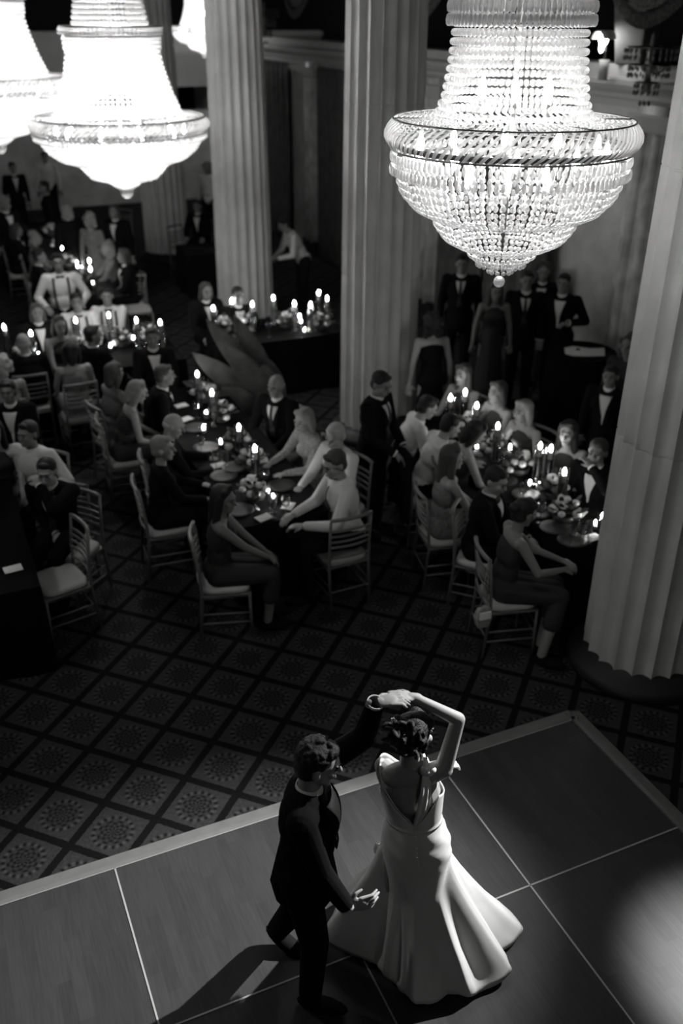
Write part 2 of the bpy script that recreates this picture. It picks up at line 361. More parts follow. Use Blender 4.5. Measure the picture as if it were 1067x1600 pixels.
# fluted columns
CR = .4515
def shaft(z0, z1, seg=20):
    rings = []; per = 10
    JT = (1.95, 3.75, 5.55); zs = sorted(list(np.linspace(z0, z1, 24)) + [j+o for j in JT for o in (-.008, -.003, .003, .008)])
    for z in zs:
        k = 1 - .17*((z-z0)/7.2)**1.5; ps = []
        for i in range(seg*per):
            th = 2*PI*i/(seg*per); ph = (i % per)/per
            r = CR*k - .046*k*math.sin(PI*ph)**.8 - (.006 if any(abs(z-j) < .005 for j in JT) else 0)
            ps.append((r*math.cos(th), r*math.sin(th), z))
        rings.append(ps)
    return loft(rings)
SHM = MB().add(*shaft(.16, 7.4)).mesh('shaft', smooth=True); SHM.materials.append(STONE)
try: SHM.set_sharp_from_angle(angle=math.radians(40))
except Exception: pass
BSM = MB().add(*lathe([(.56, 0), (.57, .05), (.55, .10), (.50, .12), (.49, .16), (.3, .165)], 56)).mesh('base'); BSM.materials.append(BLACKST)
for i, s in enumerate(('cut by the right picture edge, nearest the dance floor', 'rising in the middle with the waiter in front of it',
                       'next left of the middle one, behind a candlelit table', 'farthest left, behind the glowing chandelier', 'off beyond the far left one')[:4]):
    bb = 4.56 + 4.99*i
    p = R(4.68 + (-.035, .04, .05, .02)[i], bb, 0)
    t = thing('fluted_column', 'tall fluted stone column, ' + s, 'column', p, ANG+.1, 'row of fluted stone columns')
    a = bpy.data.objects.new('column_shaft', SHM); C.objects.link(a); a.parent = t
    a = bpy.data.objects.new('column_base', BSM); C.objects.link(a); a.parent = t

# ------------------------------------------------------------------ dance floor
P = 1.112; A1, B1 = 3.70, 4.15
df = thing('dance_floor', 'raised portable wooden dance floor with pale edging, under the dancing couple', 'dance floor', (0, 0, 0))
for i in range(5):
    for j in range(4):
        a0, b0 = A1-P*(i+1), B1-P*(j+1); e = .004
        v = [R(a0+e+(P-2*e)*x, b0+e+(P-2*e)*y, z) for z in (0.001, .032) for x, y in ((0, 0), (1, 0), (1, 1), (0, 1))]
        build('floor_panel', MB().add(v, [(3, 2, 1, 0), (4, 5, 6, 7), (0, 1, 5, 4), (1, 2, 6, 5), (2, 3, 7, 6), (3, 0, 4, 7)]), WOOD, df, False)
for i in range(0, 5):
    a = A1-P*i
    if i: build('seam_strip', MB().add(*[(lambda q: ([R(*x) for x in q[0]], q[1]))(box((a, B1-2*P, .034), (.010, 4*P, .003)))][0]), SEAM, df, False)
for j in range(0, 4):
    b = B1-P*j
    build('seam_strip', MB().add(*[(lambda q: ([R(*x) for x in q[0]], q[1]))(box((A1-2.5*P, b, .034), (5*P, .010, .003)))][0]), SEAM, df, False)
def ramp(c0, c1, n):
    c0 = np.array(c0); c1 = np.array(c1); n = np.array(n); v = []
    for c in (c0, c1):
        for d, z in ((0, .001), (0, .036), (.03, .036), (.125, .006), (.125, .001)): v.append(R(*(c+n*d), z))
    return v, [(i, i+5, (i+1) % 5+5, (i+1) % 5) for i in range(5)] + [(0, 1, 2, 3, 4), (9, 8, 7, 6, 5)]
build('edge_ramp', MB().add(*ramp((A1-5*P, B1), (A1+.06, B1), (0, 1))), TRIMM, df, False)
build('edge_ramp', MB().add(*ramp((A1+.004, B1+.09), (A1+.004, B1-4*P), (1, 0))), TRIMM, df, False)

# ------------------------------------------------------------------ chandeliers
METALD = mat('rim_band_metal', .04, .5, .4, .6)
def strand(m, path, pitch, rr, th, fill=.41, flat=.6):      # beads down a polyline of (r, z) at angle th
    pts = [np.array(p, float) for p in path]; L = [np.linalg.norm(pts[i+1]-pts[i]) for i in range(len(pts)-1)]; T = sum(L); n = max(1, int(round(T/pitch)))
    ct, st = math.cos(th), math.sin(th)
    for i in range(n):
        d = (i+.5)/n*T; j = 0
        while j < len(L)-1 and d > L[j]: d -= L[j]; j += 1
        q = pts[j] + (pts[j+1]-pts[j])*min(1, d/L[j]); dr = (pts[j+1]-pts[j])/L[j]
        ax = np.array([dr[0]*ct, dr[0]*st, dr[1]]); x, y, _ = frame_of(ax)
        m.add(*ell((q[0]*ct, q[0]*st, q[1]), (rr, rr*(flat if flat < 1 else 1), pitch*fill), (x, y, ax), BEAD))
def ringtube(m, r, z, t, seg=64):
    a = np.arange(seg)*2*PI/seg; rings = []
    for q in a:
        rings.append([((r+t*math.cos(w))*math.cos(q), (r+t*math.cos(w))*math.sin(q), z+t*math.sin(w)) for w in np.arange(6)*PI/3])
    rings.append(rings[0]); m.add(*loft(rings, cap=False))
def chandelier(loc, U, D, label, power, rz=0.0, name='crystal_chandelier'):
    # profiles below are drawn in the picture's pixels round the rim centre; turn them into metres at the lamp's own distance
    t = thing(name, label, 'chandelier', loc, rz); cY = D['Y']; cs, sn = math.cos(PHI), math.sin(PHI); h0 = D['z'] - CH
    v0 = -F*(cY*sn + h0*cs)/(cY*cs - h0*sn)
    def ZC(dy): k = -(v0-dy)/F; h = (k*cY*cs - cY*sn)/(cs + k*sn); return h - h0, (cY*cs - h*sn)/(cY*cs - h0*sn)
    Z = lambda dy: ZC(dy)[0]*U/D['U']
    Q = lambda r, dy: r*U*ZC(dy)[1]
    S = lambda p: [(Q(r, z), Z(z)) for r, z in p]
    ro, rt, rb, zt, zb, tw, nr = D['rim']
    for i in range(nr):                                           # slanting crystal rods of the rim
        th = 2*PI*i/nr; m = MB(); rings = []
        for q in np.linspace(0, 1, 6):
            r = Q(rb+(rt-rb)*q + (ro-(rb+rt)/2)*math.sin(PI*q), zb+(zt-zb)*q); z = Z(zb+(zt-zb)*q); a = th + tw*q; wd = D['rodw']*U*(.75+.25*math.sin(PI*q))
            c = np.array([math.cos(a), math.sin(a), 0]); tt = np.array([-math.sin(a), math.cos(a), 0])
            rings.append([c*r + np.array([0, 0, z]) + tt*wd*math.cos(w) + c*wd*.45*math.sin(w) for w in np.arange(6)*PI/3])
        m.add(*loft(rings)); build('crystal_rod', m, CRY, t)
    ns, path = D['neck']
    for i in range(ns): m = MB(); strand(m, S(path), D['pitch']*U*.95, D['bead']*U, 2*PI*(i+.5)/ns); build('crystal_strand', m, CRY, t)
    for n, path, pitch, bead, *fl_ in D['tiers']:
        m = MB()
        for i in range(n): strand(m, S(path), pitch*U, bead*U, 2*PI*(i+.3)/n, *fl_)
        build('crystal_tier', m, CRY, t)['kind'] = 'stuff'
    m = MB()
    for r, z in D['rings']: ringtube(m, Q(r, z), Z(z), 1.5*U)
    m.add(*tube([(0, 0, Z(D['bot']*.8)), (0, 0, 8.15-loc[2])], .014, 8))
    for a in range(6):
        q = a*PI/3
        for r, z in D['rings'][:2]: m.add(*tube([(0, 0, Z(z)), (Q(r, z)*math.cos(q), Q(r, z)*math.sin(q), Z(z))], .004, 5))
    m.add(*lathe([(.12, 8.1-loc[2]), (.12, 8.2-loc[2]), (.02, 8.05-loc[2])], 20))
    build('metal_frame', m, METAL, t)
    m = MB(); r1 = Q(rb-5, zb+2); m.add(*lathe([(r1, Z(zb+2)), (r1, Z(zb+(zt-zb)*.22)), (r1-.006, Z(zb+(zt-zb)*.22)), (r1-.006, Z(zb+2)), (r1, Z(zb+2))], 64, cap=False)); build('rim_band', m, METALD, t)
    m = MB(); m.add(*ell((0, 0, Z(D['bot'])), 10*U, tpl=uvs(12, 8))); build('crystal_ball', m, CRY, t, smooth=False)
    for r, z, n in D['bulbs']:
        for i in range(n):
            a = 2*PI*(i+.35)/n; c = (Q(r, z)*math.cos(a), Q(r, z)*math.sin(a)); m = MB()
            m.add(*lathe([(.0, -.01), (.016, 0), (.021, .035), (.014, .07), (.004, .10), (0, .104)], 10, (c[0], c[1], Z(z)))); b = build('candle_bulb', m, BULB, t)
            m = MB(); m.add(*lathe([(.013, -.08), (.013, 0), (.0, .0)], 8, (c[0], c[1], Z(z)))); build('bulb_socket', m, METAL, b)
    for z, k in D['lights']: p = point('chandelier_light', (loc[0], loc[1], loc[2]+Z(z)), power*k, .10 if U < .01 else .1)
    return t
D1 = dict(Y=5.2, z=4.088, U=1.33/405, rim=(202, 191, 189, 5, -42, .24, 93), rodw=4.3, neck=(73, [(123, 10), (113, 40), (107, 90), (104, 165)]), pitch=13.6, bead=5.0, bot=-252,
  tiers=[(80, [(186, 4), (150, 5), (123, 10)], 8, 3.6), (84, [(116, 218), (116, 152)], 16, 3.9, .56), (70, [(110, 225), (110, 160)], 16, 3.9, .56), (66, [(100, 360), (106, 212)], 14, 4.6),
         (120, [(188, -44), (187, -84)], 19, 3.4), (96, [(178, -62), (175, -92), (165, -116), (145, -136), (116, -150)], 13, 3.9),
         (56, [(166, -44), (122, -146)], 15, 3.6),
         (66, [(114, -144), (108, -166), (94, -184), (66, -198)], 12, 4.0), (40, [(60, -196), (52, -210), (40, -219)], 10, 3.8),
         (22, [(40, -214), (36, -228)], 10, 4.2), (12, [(20, -222), (18, -240)], 10, 4.2)],
  rings=[(191, 6), (190, -42), (109, 158), (115, -149), (66, -197), (38, -216), (116, 222)],
  bulbs=[(60, 40, 6), (150, -55, 10), (70, -100, 6)], lights=[(85, .14), (-12, .42), (-85, .45)])
D2 = dict(Y=10.9, z=3.515, U=10.35/1460, rim=(135, 128, 126, 8, -16, .2, 96), rodw=3.6, neck=(72, [(94, 12), (82, 45), (73, 80), (68, 112)]), pitch=7.4, bead=3.4, bot=-110,
  tiers=[(84, [(126, 6), (110, 4), (92, 8)], 7, 3.4), (84, [(72, 133), (71, 112)], 7, 2.9), (70, [(76, 148), (76, 136)], 6, 3.6), (56, [(46, 230), (50, 190), (56, 150)], 7, 3.2),
         (110, [(128, -14), (129, -24), (122, -26), (112, -42), (95, -56), (68, -64)], 7, 3.5), (80, [(66, -58), (62, -72), (50, -86), (28, -92)], 7, 3.4), (30, [(28, -88), (22, -96), (8, -106)], 6, 3.0)],
  rings=[(128, 8), (126, -16), (72, 134), (68, -62), (76, 149)],
  bulbs=[(50, 50, 8), (95, -20, 10), (45, -50, 6)], lights=[(60, .5), (-25, .5)])
chandelier((.872, 5.2, 4.088), 1.312/405, D1, 'large tiered crystal chandelier with slanted rod rim in sharp focus, top right', 44)
chandelier((-2.42, 10.9, 3.515), 1.0*10.35/1460, D2, 'glowing bell-shaped crystal chandelier, fully visible at upper left with its pointed base', 330)
chandelier((-4.17, 12.1, 3.83), .92*11.3/1460, D2, 'glowing crystal chandelier half cut off by the left edge of the picture', 260)
chandelier((-3.22, 24.0, 4.2), .36*22/1460, D2, 'small distant crystal chandelier partly hidden by the second fluted column', 200)
chandelier((-4.6, 5.0, 4.5), 1.0*10.35/1460, D2, 'added fill-light crystal chandelier out of view, left of the dance floor', 260)  # added out of view to light the columns from the front left
chandelier((2.6, -.6, 5.2), 1.0*10.35/1460, D2, 'added fill-light crystal chandelier out of view, behind the balcony', 62)  # unseen extra chandelier, weak fill light from the camera side

# ------------------------------------------------------------------ chairs
def at(x, y, z=0.0):                       # point at height z seen at picture position x, y
    u = x-533.5; v = y-800; cr, sr = math.cos(ROLL), math.sin(ROLL); a = (cr*u+sr*v)/F; b = -(-sr*u+cr*v)/F
    c, s = math.cos(PHI), math.sin(PHI); d = np.array([a, c+b*s, -s+b*c]); t = (z-CH)/d[2]; return (float(d[0]*t), float(d[1]*t), z)
def atY(x, y, Y):
    u = x-533.5; v = y-800; cr, sr = math.cos(ROLL), math.sin(ROLL); a = (cr*u+sr*v)/F; b = -(-sr*u+cr*v)/F
    c, s = math.cos(PHI), math.sin(PHI); d = np.array([a, c+b*s, -s+b*c]); t = Y/d[1]; return (float(d[0]*t), Y, float(CH+d[2]*t))
def make_chair():
    t = thing('chiavari_chair', '', 'chair')
    m = MB(); rings = []
    for z, k in ((.440, .92), (.447, 1), (.475, 1.0), (.49, .93), (.494, .7)):
        rings.append([(k*.20*np.sign(math.cos(q))*abs(math.cos(q))**.45, k*.195*np.sign(math.sin(q))*abs(math.sin(q))**.45, z) for q in np.arange(32)*2*PI/32])
    build('seat_cushion', m.add(*loft(rings)), CUSH, t)
    build('seat_frame', MB().add(*box((0, 0, .43), (.41, .40, .022))), CHAIRM, t, False, .005)
    for sx in (-1, 1):
        build('front_leg', MB().add(*tube([(sx*.195, .185, .43), (sx*.19, .19, 0)], [.014, .010], 8)), CHAIRM, t)
        build('rear_leg', MB().add(*tube([(sx*.185, -.23, 0), (sx*.185, -.195, .43), (sx*.185, -.205, .65), (sx*.185, -.235, .92)], [.010, .014, .013, .012], 8)), CHAIRM, t)
        for z in (.16, .25): build('side_stretcher', MB().add(*tube([(sx*.19, .19, z), (sx*.185, -.215, z)], .008, 6)), CHAIRM, t)
    for y, z in ((.19, .20), (-.215, .20), (.19, .29)): build('cross_stretcher', MB().add(*tube([(-.19, y, z), (.19, y, z)], .008, 6)), CHAIRM, t)
    for z, r in ((.915, .017), (.80, .011), (.745, .011), (.69, .011), (.635, .011), (.53, .011)):
        y = -.197 - max(0, z-.65)*.14
        build('back_rail', MB().add(*tube([(x, y-.03*(1-(x/.19)**2), z) for x in np.linspace(-.19, .19, 7)], r, 8)), CHAIRM, t)
    return t
CHAIR0 = make_chair(); _first = [True]
def chair(x, y, rz, label, group=None):
    global CHAIR0
    if _first[0]: c = CHAIR0; c.location = (x, y, 0); c.rotation_euler = (0, 0, rz); _first[0] = False
    else: c = copy_thing(CHAIR0, (x, y, 0), rz)
    c['label'] = label
    c['group'] = group or 'silver ladder-back chairs with white cushions'
    return c

# ------------------------------------------------------------------ tables
def table(a0, a1, b0, b1, label, clabel):
    cx, cy = (a0+a1)/2, (b0+b1)/2; sx, sy = (a1-a0)/2, (b1-b0)/2
    t = thing('banquet_table', label, 'table', R(cx, cy, 0), ANG, 'banquet tables under black cloths')
    build('tabletop', MB().add(*box((0, 0, .735), (2*sx-.02, 2*sy-.02, .03))), mat('table_board', .2), t, False, .004)
    for i in (-1, 1):
        for j in (-1, 1): build('leg', MB().add(*tube([(i*(sx-.1), j*(sy-.12), 0), (i*(sx-.1), j*(sy-.12), .72)], .018)), METAL, t)
    per = []
    step = .03
    def side(p, q):
        n = int(np.hypot(q[0]-p[0], q[1]-p[1])/step)
        for i in range(n): per.append((p[0]+(q[0]-p[0])*i/n, p[1]+(q[1]-p[1])*i/n))
    side((-sx, -sy), (sx, -sy)); side((sx, -sy), (sx, sy)); side((sx, sy), (-sx, sy)); side((-sx, sy), (-sx, -sy))
    per = np.array(per); cs = np.array([0, 0]); nrm = per/np.maximum(np.abs(per/np.array([sx, sy])).max(1)[:, None], 1e-6)
    L = np.arange(len(per))*step; rings = []
    for z in (.757, .752, .70, .5, .25, .012):
        d = (.757-z)/.75; off = .008 + .055*d*(.6+.4*np.sin(L*13+2*np.sin(L*2.1))) + .01*(z < .75)
        dirn = np.stack([np.where(np.abs(per[:, 0]) >= sx-1e-6, np.sign(per[:, 0]), per[:, 0]/sx*.3*0), np.where(np.abs(per[:, 1]) >= sy-1e-6, np.sign(per[:, 1]), 0)], 1)
        ln = np.maximum(np.linalg.norm(dirn, axis=1), 1)[:, None]
        p = per + dirn/ln*off[:, None]; rings.append([R(cx+q[0], cy+q[1], z) for q in p])
    v, f = loft(rings, cap=False); n = len(per); f.append(tuple(range(n)))
    o = build('tablecloth', MB().add(v, f), CLOTHB); tag(o, clabel, 'tablecloth', 'black floor-length tablecloths'); return t
TZ = .758
table(2.0, 2.85, 6.6, 10.0, 'long banquet table in the middle, between the bald man and the men in white shirts', 'black tablecloth of the long candlelit middle table, near end facing the dance floor')
table(4.33, 5.08, 5.2, 8.25, 'long banquet table partly behind the right foreground column', 'black tablecloth of the table partly behind the right foreground column')
table(-.75, .33, 6.35, 9.2, 'banquet table at the left edge of the picture beside the empty white seat', 'black tablecloth hanging at the left edge beside the empty white chair seat')
table(.2, 2.75, 10.98, 11.95, 'banquet table across the room where men in suspenders sit', 'black tablecloth of the table where the men in suspenders sit')
table(3.3, 5.35, 11.2, 12.2, 'banquet table between the second column and the middle column', 'tall black tablecloth between the second column and the middle column')
table(1.95, 2.65, 14.1, 20.4, 'narrow long banquet table far away with a line of candles', 'black tablecloth of the far narrow table with the line of candles')
table(4.3, 5.6, 16.3, 17.2, 'side table at the back between the two far left columns', 'black tablecloth of the side table between the two far left columns')

# ------------------------------------------------------------------ things on the tables
def make_tall_candle():
    t = thing('hurricane_candle', '', 'candle')
    build('glass_cylinder', MB().add(*lathe([(.045, 0), (.045, .005), (.043, .01), (.043, .40), (.040, .40), (.040, .012), (0, .012)], 20, cap=False)), GLASS, t)
    build('candle_stem', MB().add(*lathe([(.03, .012), (.008, .03), (.008, .26), (.026, .28), (.0, .28)], 12)), METAL, t)
    build('wax', MB().add(*lathe([(.024, .28), (.025, .345), (.02, .352), (0, .35)], 16)), WAXGLOW, t)
    build('flame', MB().add(*lathe([(.001, .350), (.013, .360), (.018, .380), (.011, .400), (.001, .420)], 10)), FLAME, t); return t
def make_votive():
    t = thing('votive_candle', '', 'candle')
    build('glass_cup', MB().add(*lathe([(.03, 0), (.035, .003), (.042, .08), (.039, .08), (.031, .008), (0, .008)], 18, cap=False)), GLASS, t)
    build('wax', MB().add(*lathe([(.028, .008), (.031, .04), (0, .04)], 14)), WAXGLOW, t)
    build('flame', MB().add(*lathe([(.001, .040), (.010, .05), (.014, .062), (.009, .078), (.001, .092)], 10)), FLAME, t); return t
def make_glass():
    t = thing('wine_glass', '', 'glass')
    build('bowl', MB().add(*lathe([(.004, .09), (.03, .105), (.038, .14), (.032, .19), (.030, .19), (.036, .14), (.028, .108), (0, .096)], 16, cap=False)), GLASS, t)
    build('stem', MB().add(*lathe([(.033, 0), (.03, .004), (.004, .012), (.004, .09), (0, .09)], 14)), GLASS, t); return t
def rose(c, r, rg):                        # a bloom of overlapping cupped petals
    m = MB(); c = np.array(c); m.add(*ell(c, r*.55, tpl=SPM))
    for ring, (n, tl, rr) in enumerate(((4, .35, .6), (6, .8, .8), (8, 1.25, 1.0))):
        for i in range(n):
            a = 2*PI*i/n + ring*.5; d = np.array([math.cos(a)*math.sin(tl), math.sin(a)*math.sin(tl), math.cos(tl)]); x, y, _ = frame_of(d)
            m.add(*ell(c + d*r*rr*.55, (r*.42, r*.42, r*.13), (x, y, d), SPM))
    return m
def make_arrangement(seed, n=14, w=.13, h=.14, dark=.3):
    rg = np.random.default_rng(seed); t = thing('flower_arrangement', '', 'flowers')
    build('bowl', MB().add(*lathe([(.05, 0), (.09, .03), (.1, .075), (.092, .075), (.08, .03), (0, .02)], 20, cap=False)), mat('vase', .06, .3, .5), t)
    m = MB()
    for i in range(30):
        a = rg.uniform(0, 2*PI); el = rg.uniform(.1, 1.4); L = rg.uniform(.7, 1.35); d = np.array([math.cos(a)*math.cos(el), math.sin(a)*math.cos(el), math.sin(el)])
        x, y, _ = frame_of(d); c = np.array([0, 0, .07]) + d*w*L
        c[2] = max(c[2], .012); m.add(*ell(c, (.022, .006, .045), (x, y, d), SPM))
        m.add(*tube([(0, 0, .06), c], .0025, 4))
    build('foliage', m, LEAF, t)
    for i in range(n):
        a = 2*PI*i/n*2.4 + rg.uniform(-.2, .2); q = (i+.5)/n; el = math.acos(min(1, q)) ; L = rg.uniform(.85, 1.05)
        c = (math.cos(a)*math.sin(PI/2*q)*w*L, math.sin(a)*math.sin(PI/2*q)*w*L, .07 + math.cos(PI/2*q)*h*L)
        build('bloom', rose(c, rg.uniform(.042, .062), rg), ROSED if rg.random() < dark else ROSE, t)
    return t
def make_setting():
    t = thing('place_setting', '', 'plate'); build('plate', MB().add(*lathe([(.07, 0), (.085, .003), (.13, .014), (.13, .017), (.08, .007), (0, .006)], 28, cap=False)), mat('charger_plate', .03, .5, .3), t); return t
def make_napkin():
    t = thing('folded_napkin', '', 'napkin'); m = MB(); m.add(*box((0, 0, .006), (.14, .10, .010))); build('linen', m, WHITEC, t, False, .004)
    m = MB(); m.add(*box((.01, .0, .013), (.09, .06, .003))); build('menu_card', m, PAPER, t, False); return t
PROTO = {}; PLACED = []
RECTS = [(2.0, 2.85, 6.6, 10.0), (4.33, 5.08, 5.2, 8.25), (-.75, .33, 6.35, 9.2), (.2, 2.75, 10.98, 11.95), (3.3, 5.35, 11.2, 12.2), (1.95, 2.65, 14.1, 20.4)]
def settle(x, y, r):                       # keep things on their table and off each other
    p = np.array([x, y]); a, b = p@CU[:2], p@CV[:2]; rc = min(RECTS, key=lambda q: max(q[0]-a, a-q[1], 0)+max(q[2]-b, b-q[3], 0))
    for _ in range(30):
        mv = False
        for q, s in PLACED:
            d = p-q; L = np.hypot(*d)
            if L < r+s: p = p + (d/L if L > 1e-4 else np.array([1., 0]))*(r+s-L+.002); mv = True
        a, b = p@CU[:2], p@CV[:2]; m_ = min(r, .12); a = min(max(a, rc[0]+m_), rc[1]-m_); b = min(max(b, rc[2]+m_), rc[3]-m_); p = CU[:2]*a + CV[:2]*b
        if not mv: break
    PLACED.append((p, r)); return float(p[0]), float(p[1])
RAD = dict(tall=.05, votive=.046, glass=.042, plate=.10, nap=.08)
def put(kind, mk, x, y, z, label, group, rz=0.0, scale=None):
    x, y = settle(x, y, RAD.get(kind, .13))
    if kind not in PROTO: o = mk(); PROTO[kind] = o; o.location = (x, y, z); o.rotation_euler = (0, 0, rz); o['label'] = label; o['group'] = group; return o
    return copy_thing(PROTO[kind], (x, y, z), rz, label, group)
WHERE = {}
def ontable(kind, mk, lst, zflame, noun, where, group):
    lst = sorted(lst, key=lambda q: -q[1]); n = len(lst)
    for i, (x, y) in enumerate(lst):
        p = at(x, y, TZ+zflame)
        if i == 0: s = 'nearest the camera'
        elif i == n-1: s = 'farthest from the camera'
        else: s = ('second', 'third', 'fourth', 'fifth', 'sixth', 'seventh', 'eighth', 'ninth', 'tenth', 'eleventh', 'twelfth', 'thirteenth')[min(i-1, 11)] + ' from the camera'
        put(kind, mk, p[0], p[1], TZ, f'{noun} on {where}, {s}', group, rz=i*.9)
W1, W4, W3, W5, W6 = 'the long middle table', 'the right-hand table', "the suspendered men's table", 'the middle column table', 'the far narrow table'
tall = lambda lst, wh: ontable('tall', make_tall_candle, lst, .385, 'lit candle in tall glass cylinder', wh, 'tall glass candles')
vot = lambda lst, wh: ontable('votive', make_votive, lst, .062, 'small lit votive candle', wh, 'low votive candles')
tall([(398, 700), (373, 667), (331, 613), (308, 584)], W1)
vot([(427, 775), (404, 758), (362, 674), (345, 690), (322, 645), (318, 668)], W1)
tall([(882, 736), (861, 700), (849, 697), (778, 665), (745, 633), (704, 621), (727, 612)], W4)
vot([(930, 817), (941, 806), (843, 752), (828, 754), (797, 698), (745, 697)], W4)
tall([(48, 520), (5, 508), (118, 500), (250, 503), (213, 500), (168, 490)], W3)
vot([(87, 548), (60, 553), (173, 540), (208, 528), (120, 535)], W3)
tall([(460, 474), (485, 476), (511, 466), (498, 457), (394, 475), (427, 465), (362, 470), (333, 481)], W5)
vot([(369, 513), (404, 505), (470, 502), (468, 494), (490, 498), (480, 514)], W5)
vot([(145, 442), (140, 431), (128, 419), (121, 416), (120, 409), (115, 403), (107, 398), (102, 391), (97, 388), (92, 377), (86, 371), (79, 358), (73, 354), (76, 341)], W6)
tall([(141, 420), (140, 408)], W6)
def flowers(lst, wh, n=14, w=.13, dark=.2):
    for i, (x, y) in enumerate(lst):
        p = at(x, y, TZ+.12); s = ('nearest', 'second nearest', 'third nearest', 'fourth nearest', 'fifth nearest', 'sixth nearest', 'seventh nearest')[i]
        o = put('fl%d%d' % (len(wh) % 3, i % 3), lambda: make_arrangement(len(wh)*7+i, n, w, .13, dark), p[0], p[1], TZ, f'loose arrangement of pale roses on {wh}, {s} to camera', 'flower arrangements', rz=i*1.3)
flowers([(402, 752), (385, 712), (362, 684), (340, 640), (318, 612)], W1)
flowers([(880, 790), (860, 755), (812, 722), (783, 690), (740, 668)], W4)
flowers([(40, 545), (120, 540), (190, 525), (235, 520)], W3)
flowers([(490, 505), (450, 500), (400, 500), (360, 503)], W5)
flowers([(135, 428), (112, 405), (92, 378), (80, 358)], W6, 7, .14)
def napkins(lst, wh):
    for i, (x, y, q) in enumerate(lst):
        p = at(x, y, TZ+.01); s = ('nearest', 'second nearest', 'third nearest', 'fourth nearest', 'fifth nearest', 'sixth nearest')[i]
        put('nap', make_napkin, p[0], p[1], TZ, f'folded white napkin with card on {wh}, {s} to camera', 'folded white napkins', rz=ANG+q)
napkins([(413, 809, .3), (450, 790, .9), (342, 726, .1), (290, 654, .4), (283, 633, .2)], W1)
napkins([(20, 888, .1)], 'the table at the left edge')
napkins([(880, 812, .5), (930, 842, .1)], W4)
for wh, lst in ((W1, [(385, 790), (440, 760), (350, 745), (330, 700), (305, 670), (372, 735)]), (W4, [(905, 850), (850, 830), (830, 770), (800, 745), (860, 805)])):
    for i, (x, y) in enumerate(lst):
        p = at(x, y, TZ); put('plate', make_setting, p[0], p[1], TZ, f'dark charger plate on {wh}, ' + ('nearest', 'second', 'third', 'fourth', 'fifth', 'sixth')[i] + ' by distance', 'dark charger plates')
for wh, lst in ((W1, [(430, 800), (418, 790), (455, 800), (395, 775), (340, 715), (318, 690), (300, 640), (360, 720), (430, 745)]), (W4, [(918, 858), (905, 830), (845, 800), (820, 765), (790, 730), (930, 850)]), (W3, [(60, 560), (70, 565), (150, 545), (225, 540)]), (W5, [(420, 515), (480, 520), (510, 500)])):
    for i, (x, y) in enumerate(lst):
        p = at(x, y, TZ+.1); put('glass', make_glass, p[0], p[1], TZ, f'stemmed wine glass among the settings on {wh}', 'wine glasses on ' + wh)

# cocktail table with a napkin, right background
p = R(6.85, 8.47, 0)
t = thing('cocktail_table', 'tall round table in black cloth beside the man in the open-collared shirt', 'table', p)
build('tabletop', MB().add(*lathe([(.38, 1.06), (.38, 1.085), (0, 1.085)], 36)), mat('board2', .2), t); build('pole', MB().add(*tube([(0, 0, 0), (0, 0, 1.06)], .03)), METAL, t)
rings = []
for z, r in ((1.09, .385), (1.085, .392), (.9, .40), (.5, .41), (.012, .44)):
    rings.append([(p[0]+(r+.02*(1.09-z)*math.sin(9*q+math.sin(3*q)))*math.cos(q), p[1]+(r+.02*(1.09-z)*math.sin(9*q))*math.sin(q), z) for q in np.arange(72)*2*PI/72])
v, f = loft(rings, cap=False); f.append(tuple(range(72)))
tag(build('tablecloth', MB().add(v, f), CLOTHB), 'black cloth draping the tall cocktail table at right background', 'tablecloth')
v = [(-.20, -.10), (-.13, -.17), (.0, -.19), (.24, -.17), (.30, .10), (.14, .08), (-.06, .16), (-.17, .1)]
m = MB(); m.add(*loft([[(q[0]*k, q[1]*k, z) for q in v] for z, k in ((0, 1), (.008, 1.0), (.012, .96))]))
o = build('spread_napkin', m, WHITEC); o.location = (p[0]-.03, p[1]-.02, 1.092); tag(o, 'white cloth lying open on the tall black cocktail table', 'napkin')
o = build('dark_button', MB().add(*lathe([(.025, 0), (.02, .012), (0, .012)], 12)), BLACKST); o.location = (p[0]-.06, p[1]+.0, 1.105); tag(o, 'small dark round object on the white cloth of the cocktail table', 'trinket')

# broad-leaved plant behind the middle table
def leaf(base, tip, w, droop, seed=0):
    base = np.array(base, float); tip = np.array(tip, float); d = tip-base; L = np.linalg.norm(d); x, y, _ = frame_of(d)
    side = np.cross(d, [0, -1, .3]); side /= np.linalg.norm(side); up = np.cross(side, d/L); rings = []
    for s in np.linspace(0, 1, 16):
        ww = w*math.sin(PI*min(1, max(0, (s-.22)/.78)))**.7 if s > .22 else 0.006
        ww = max(ww, .006); c = base + d*s + np.array([0, 0, -1])*droop*s*s
        rings.append([c + side*ww*q + up*(.12*abs(q)*ww + .012*math.sin(s*60+seed)*abs(q)) for q in np.linspace(-1, 1, 9)])
    return loft(rings, closed=False, cap=False)
pb = at(415, 700, .0); pb = np.array(R(3.55, 9.55, 0))
t = thing('broad_leaved_plant', 'large dim plant with broad pointed leaves behind the middle table', 'plant', tuple(pb))
build('pot', MB().add(*lathe([(.14, 0), (.2, .35), (.21, .36), (.18, .36), (.17, .3), (0, .3)], 24, cap=False)), BLACKST, t)
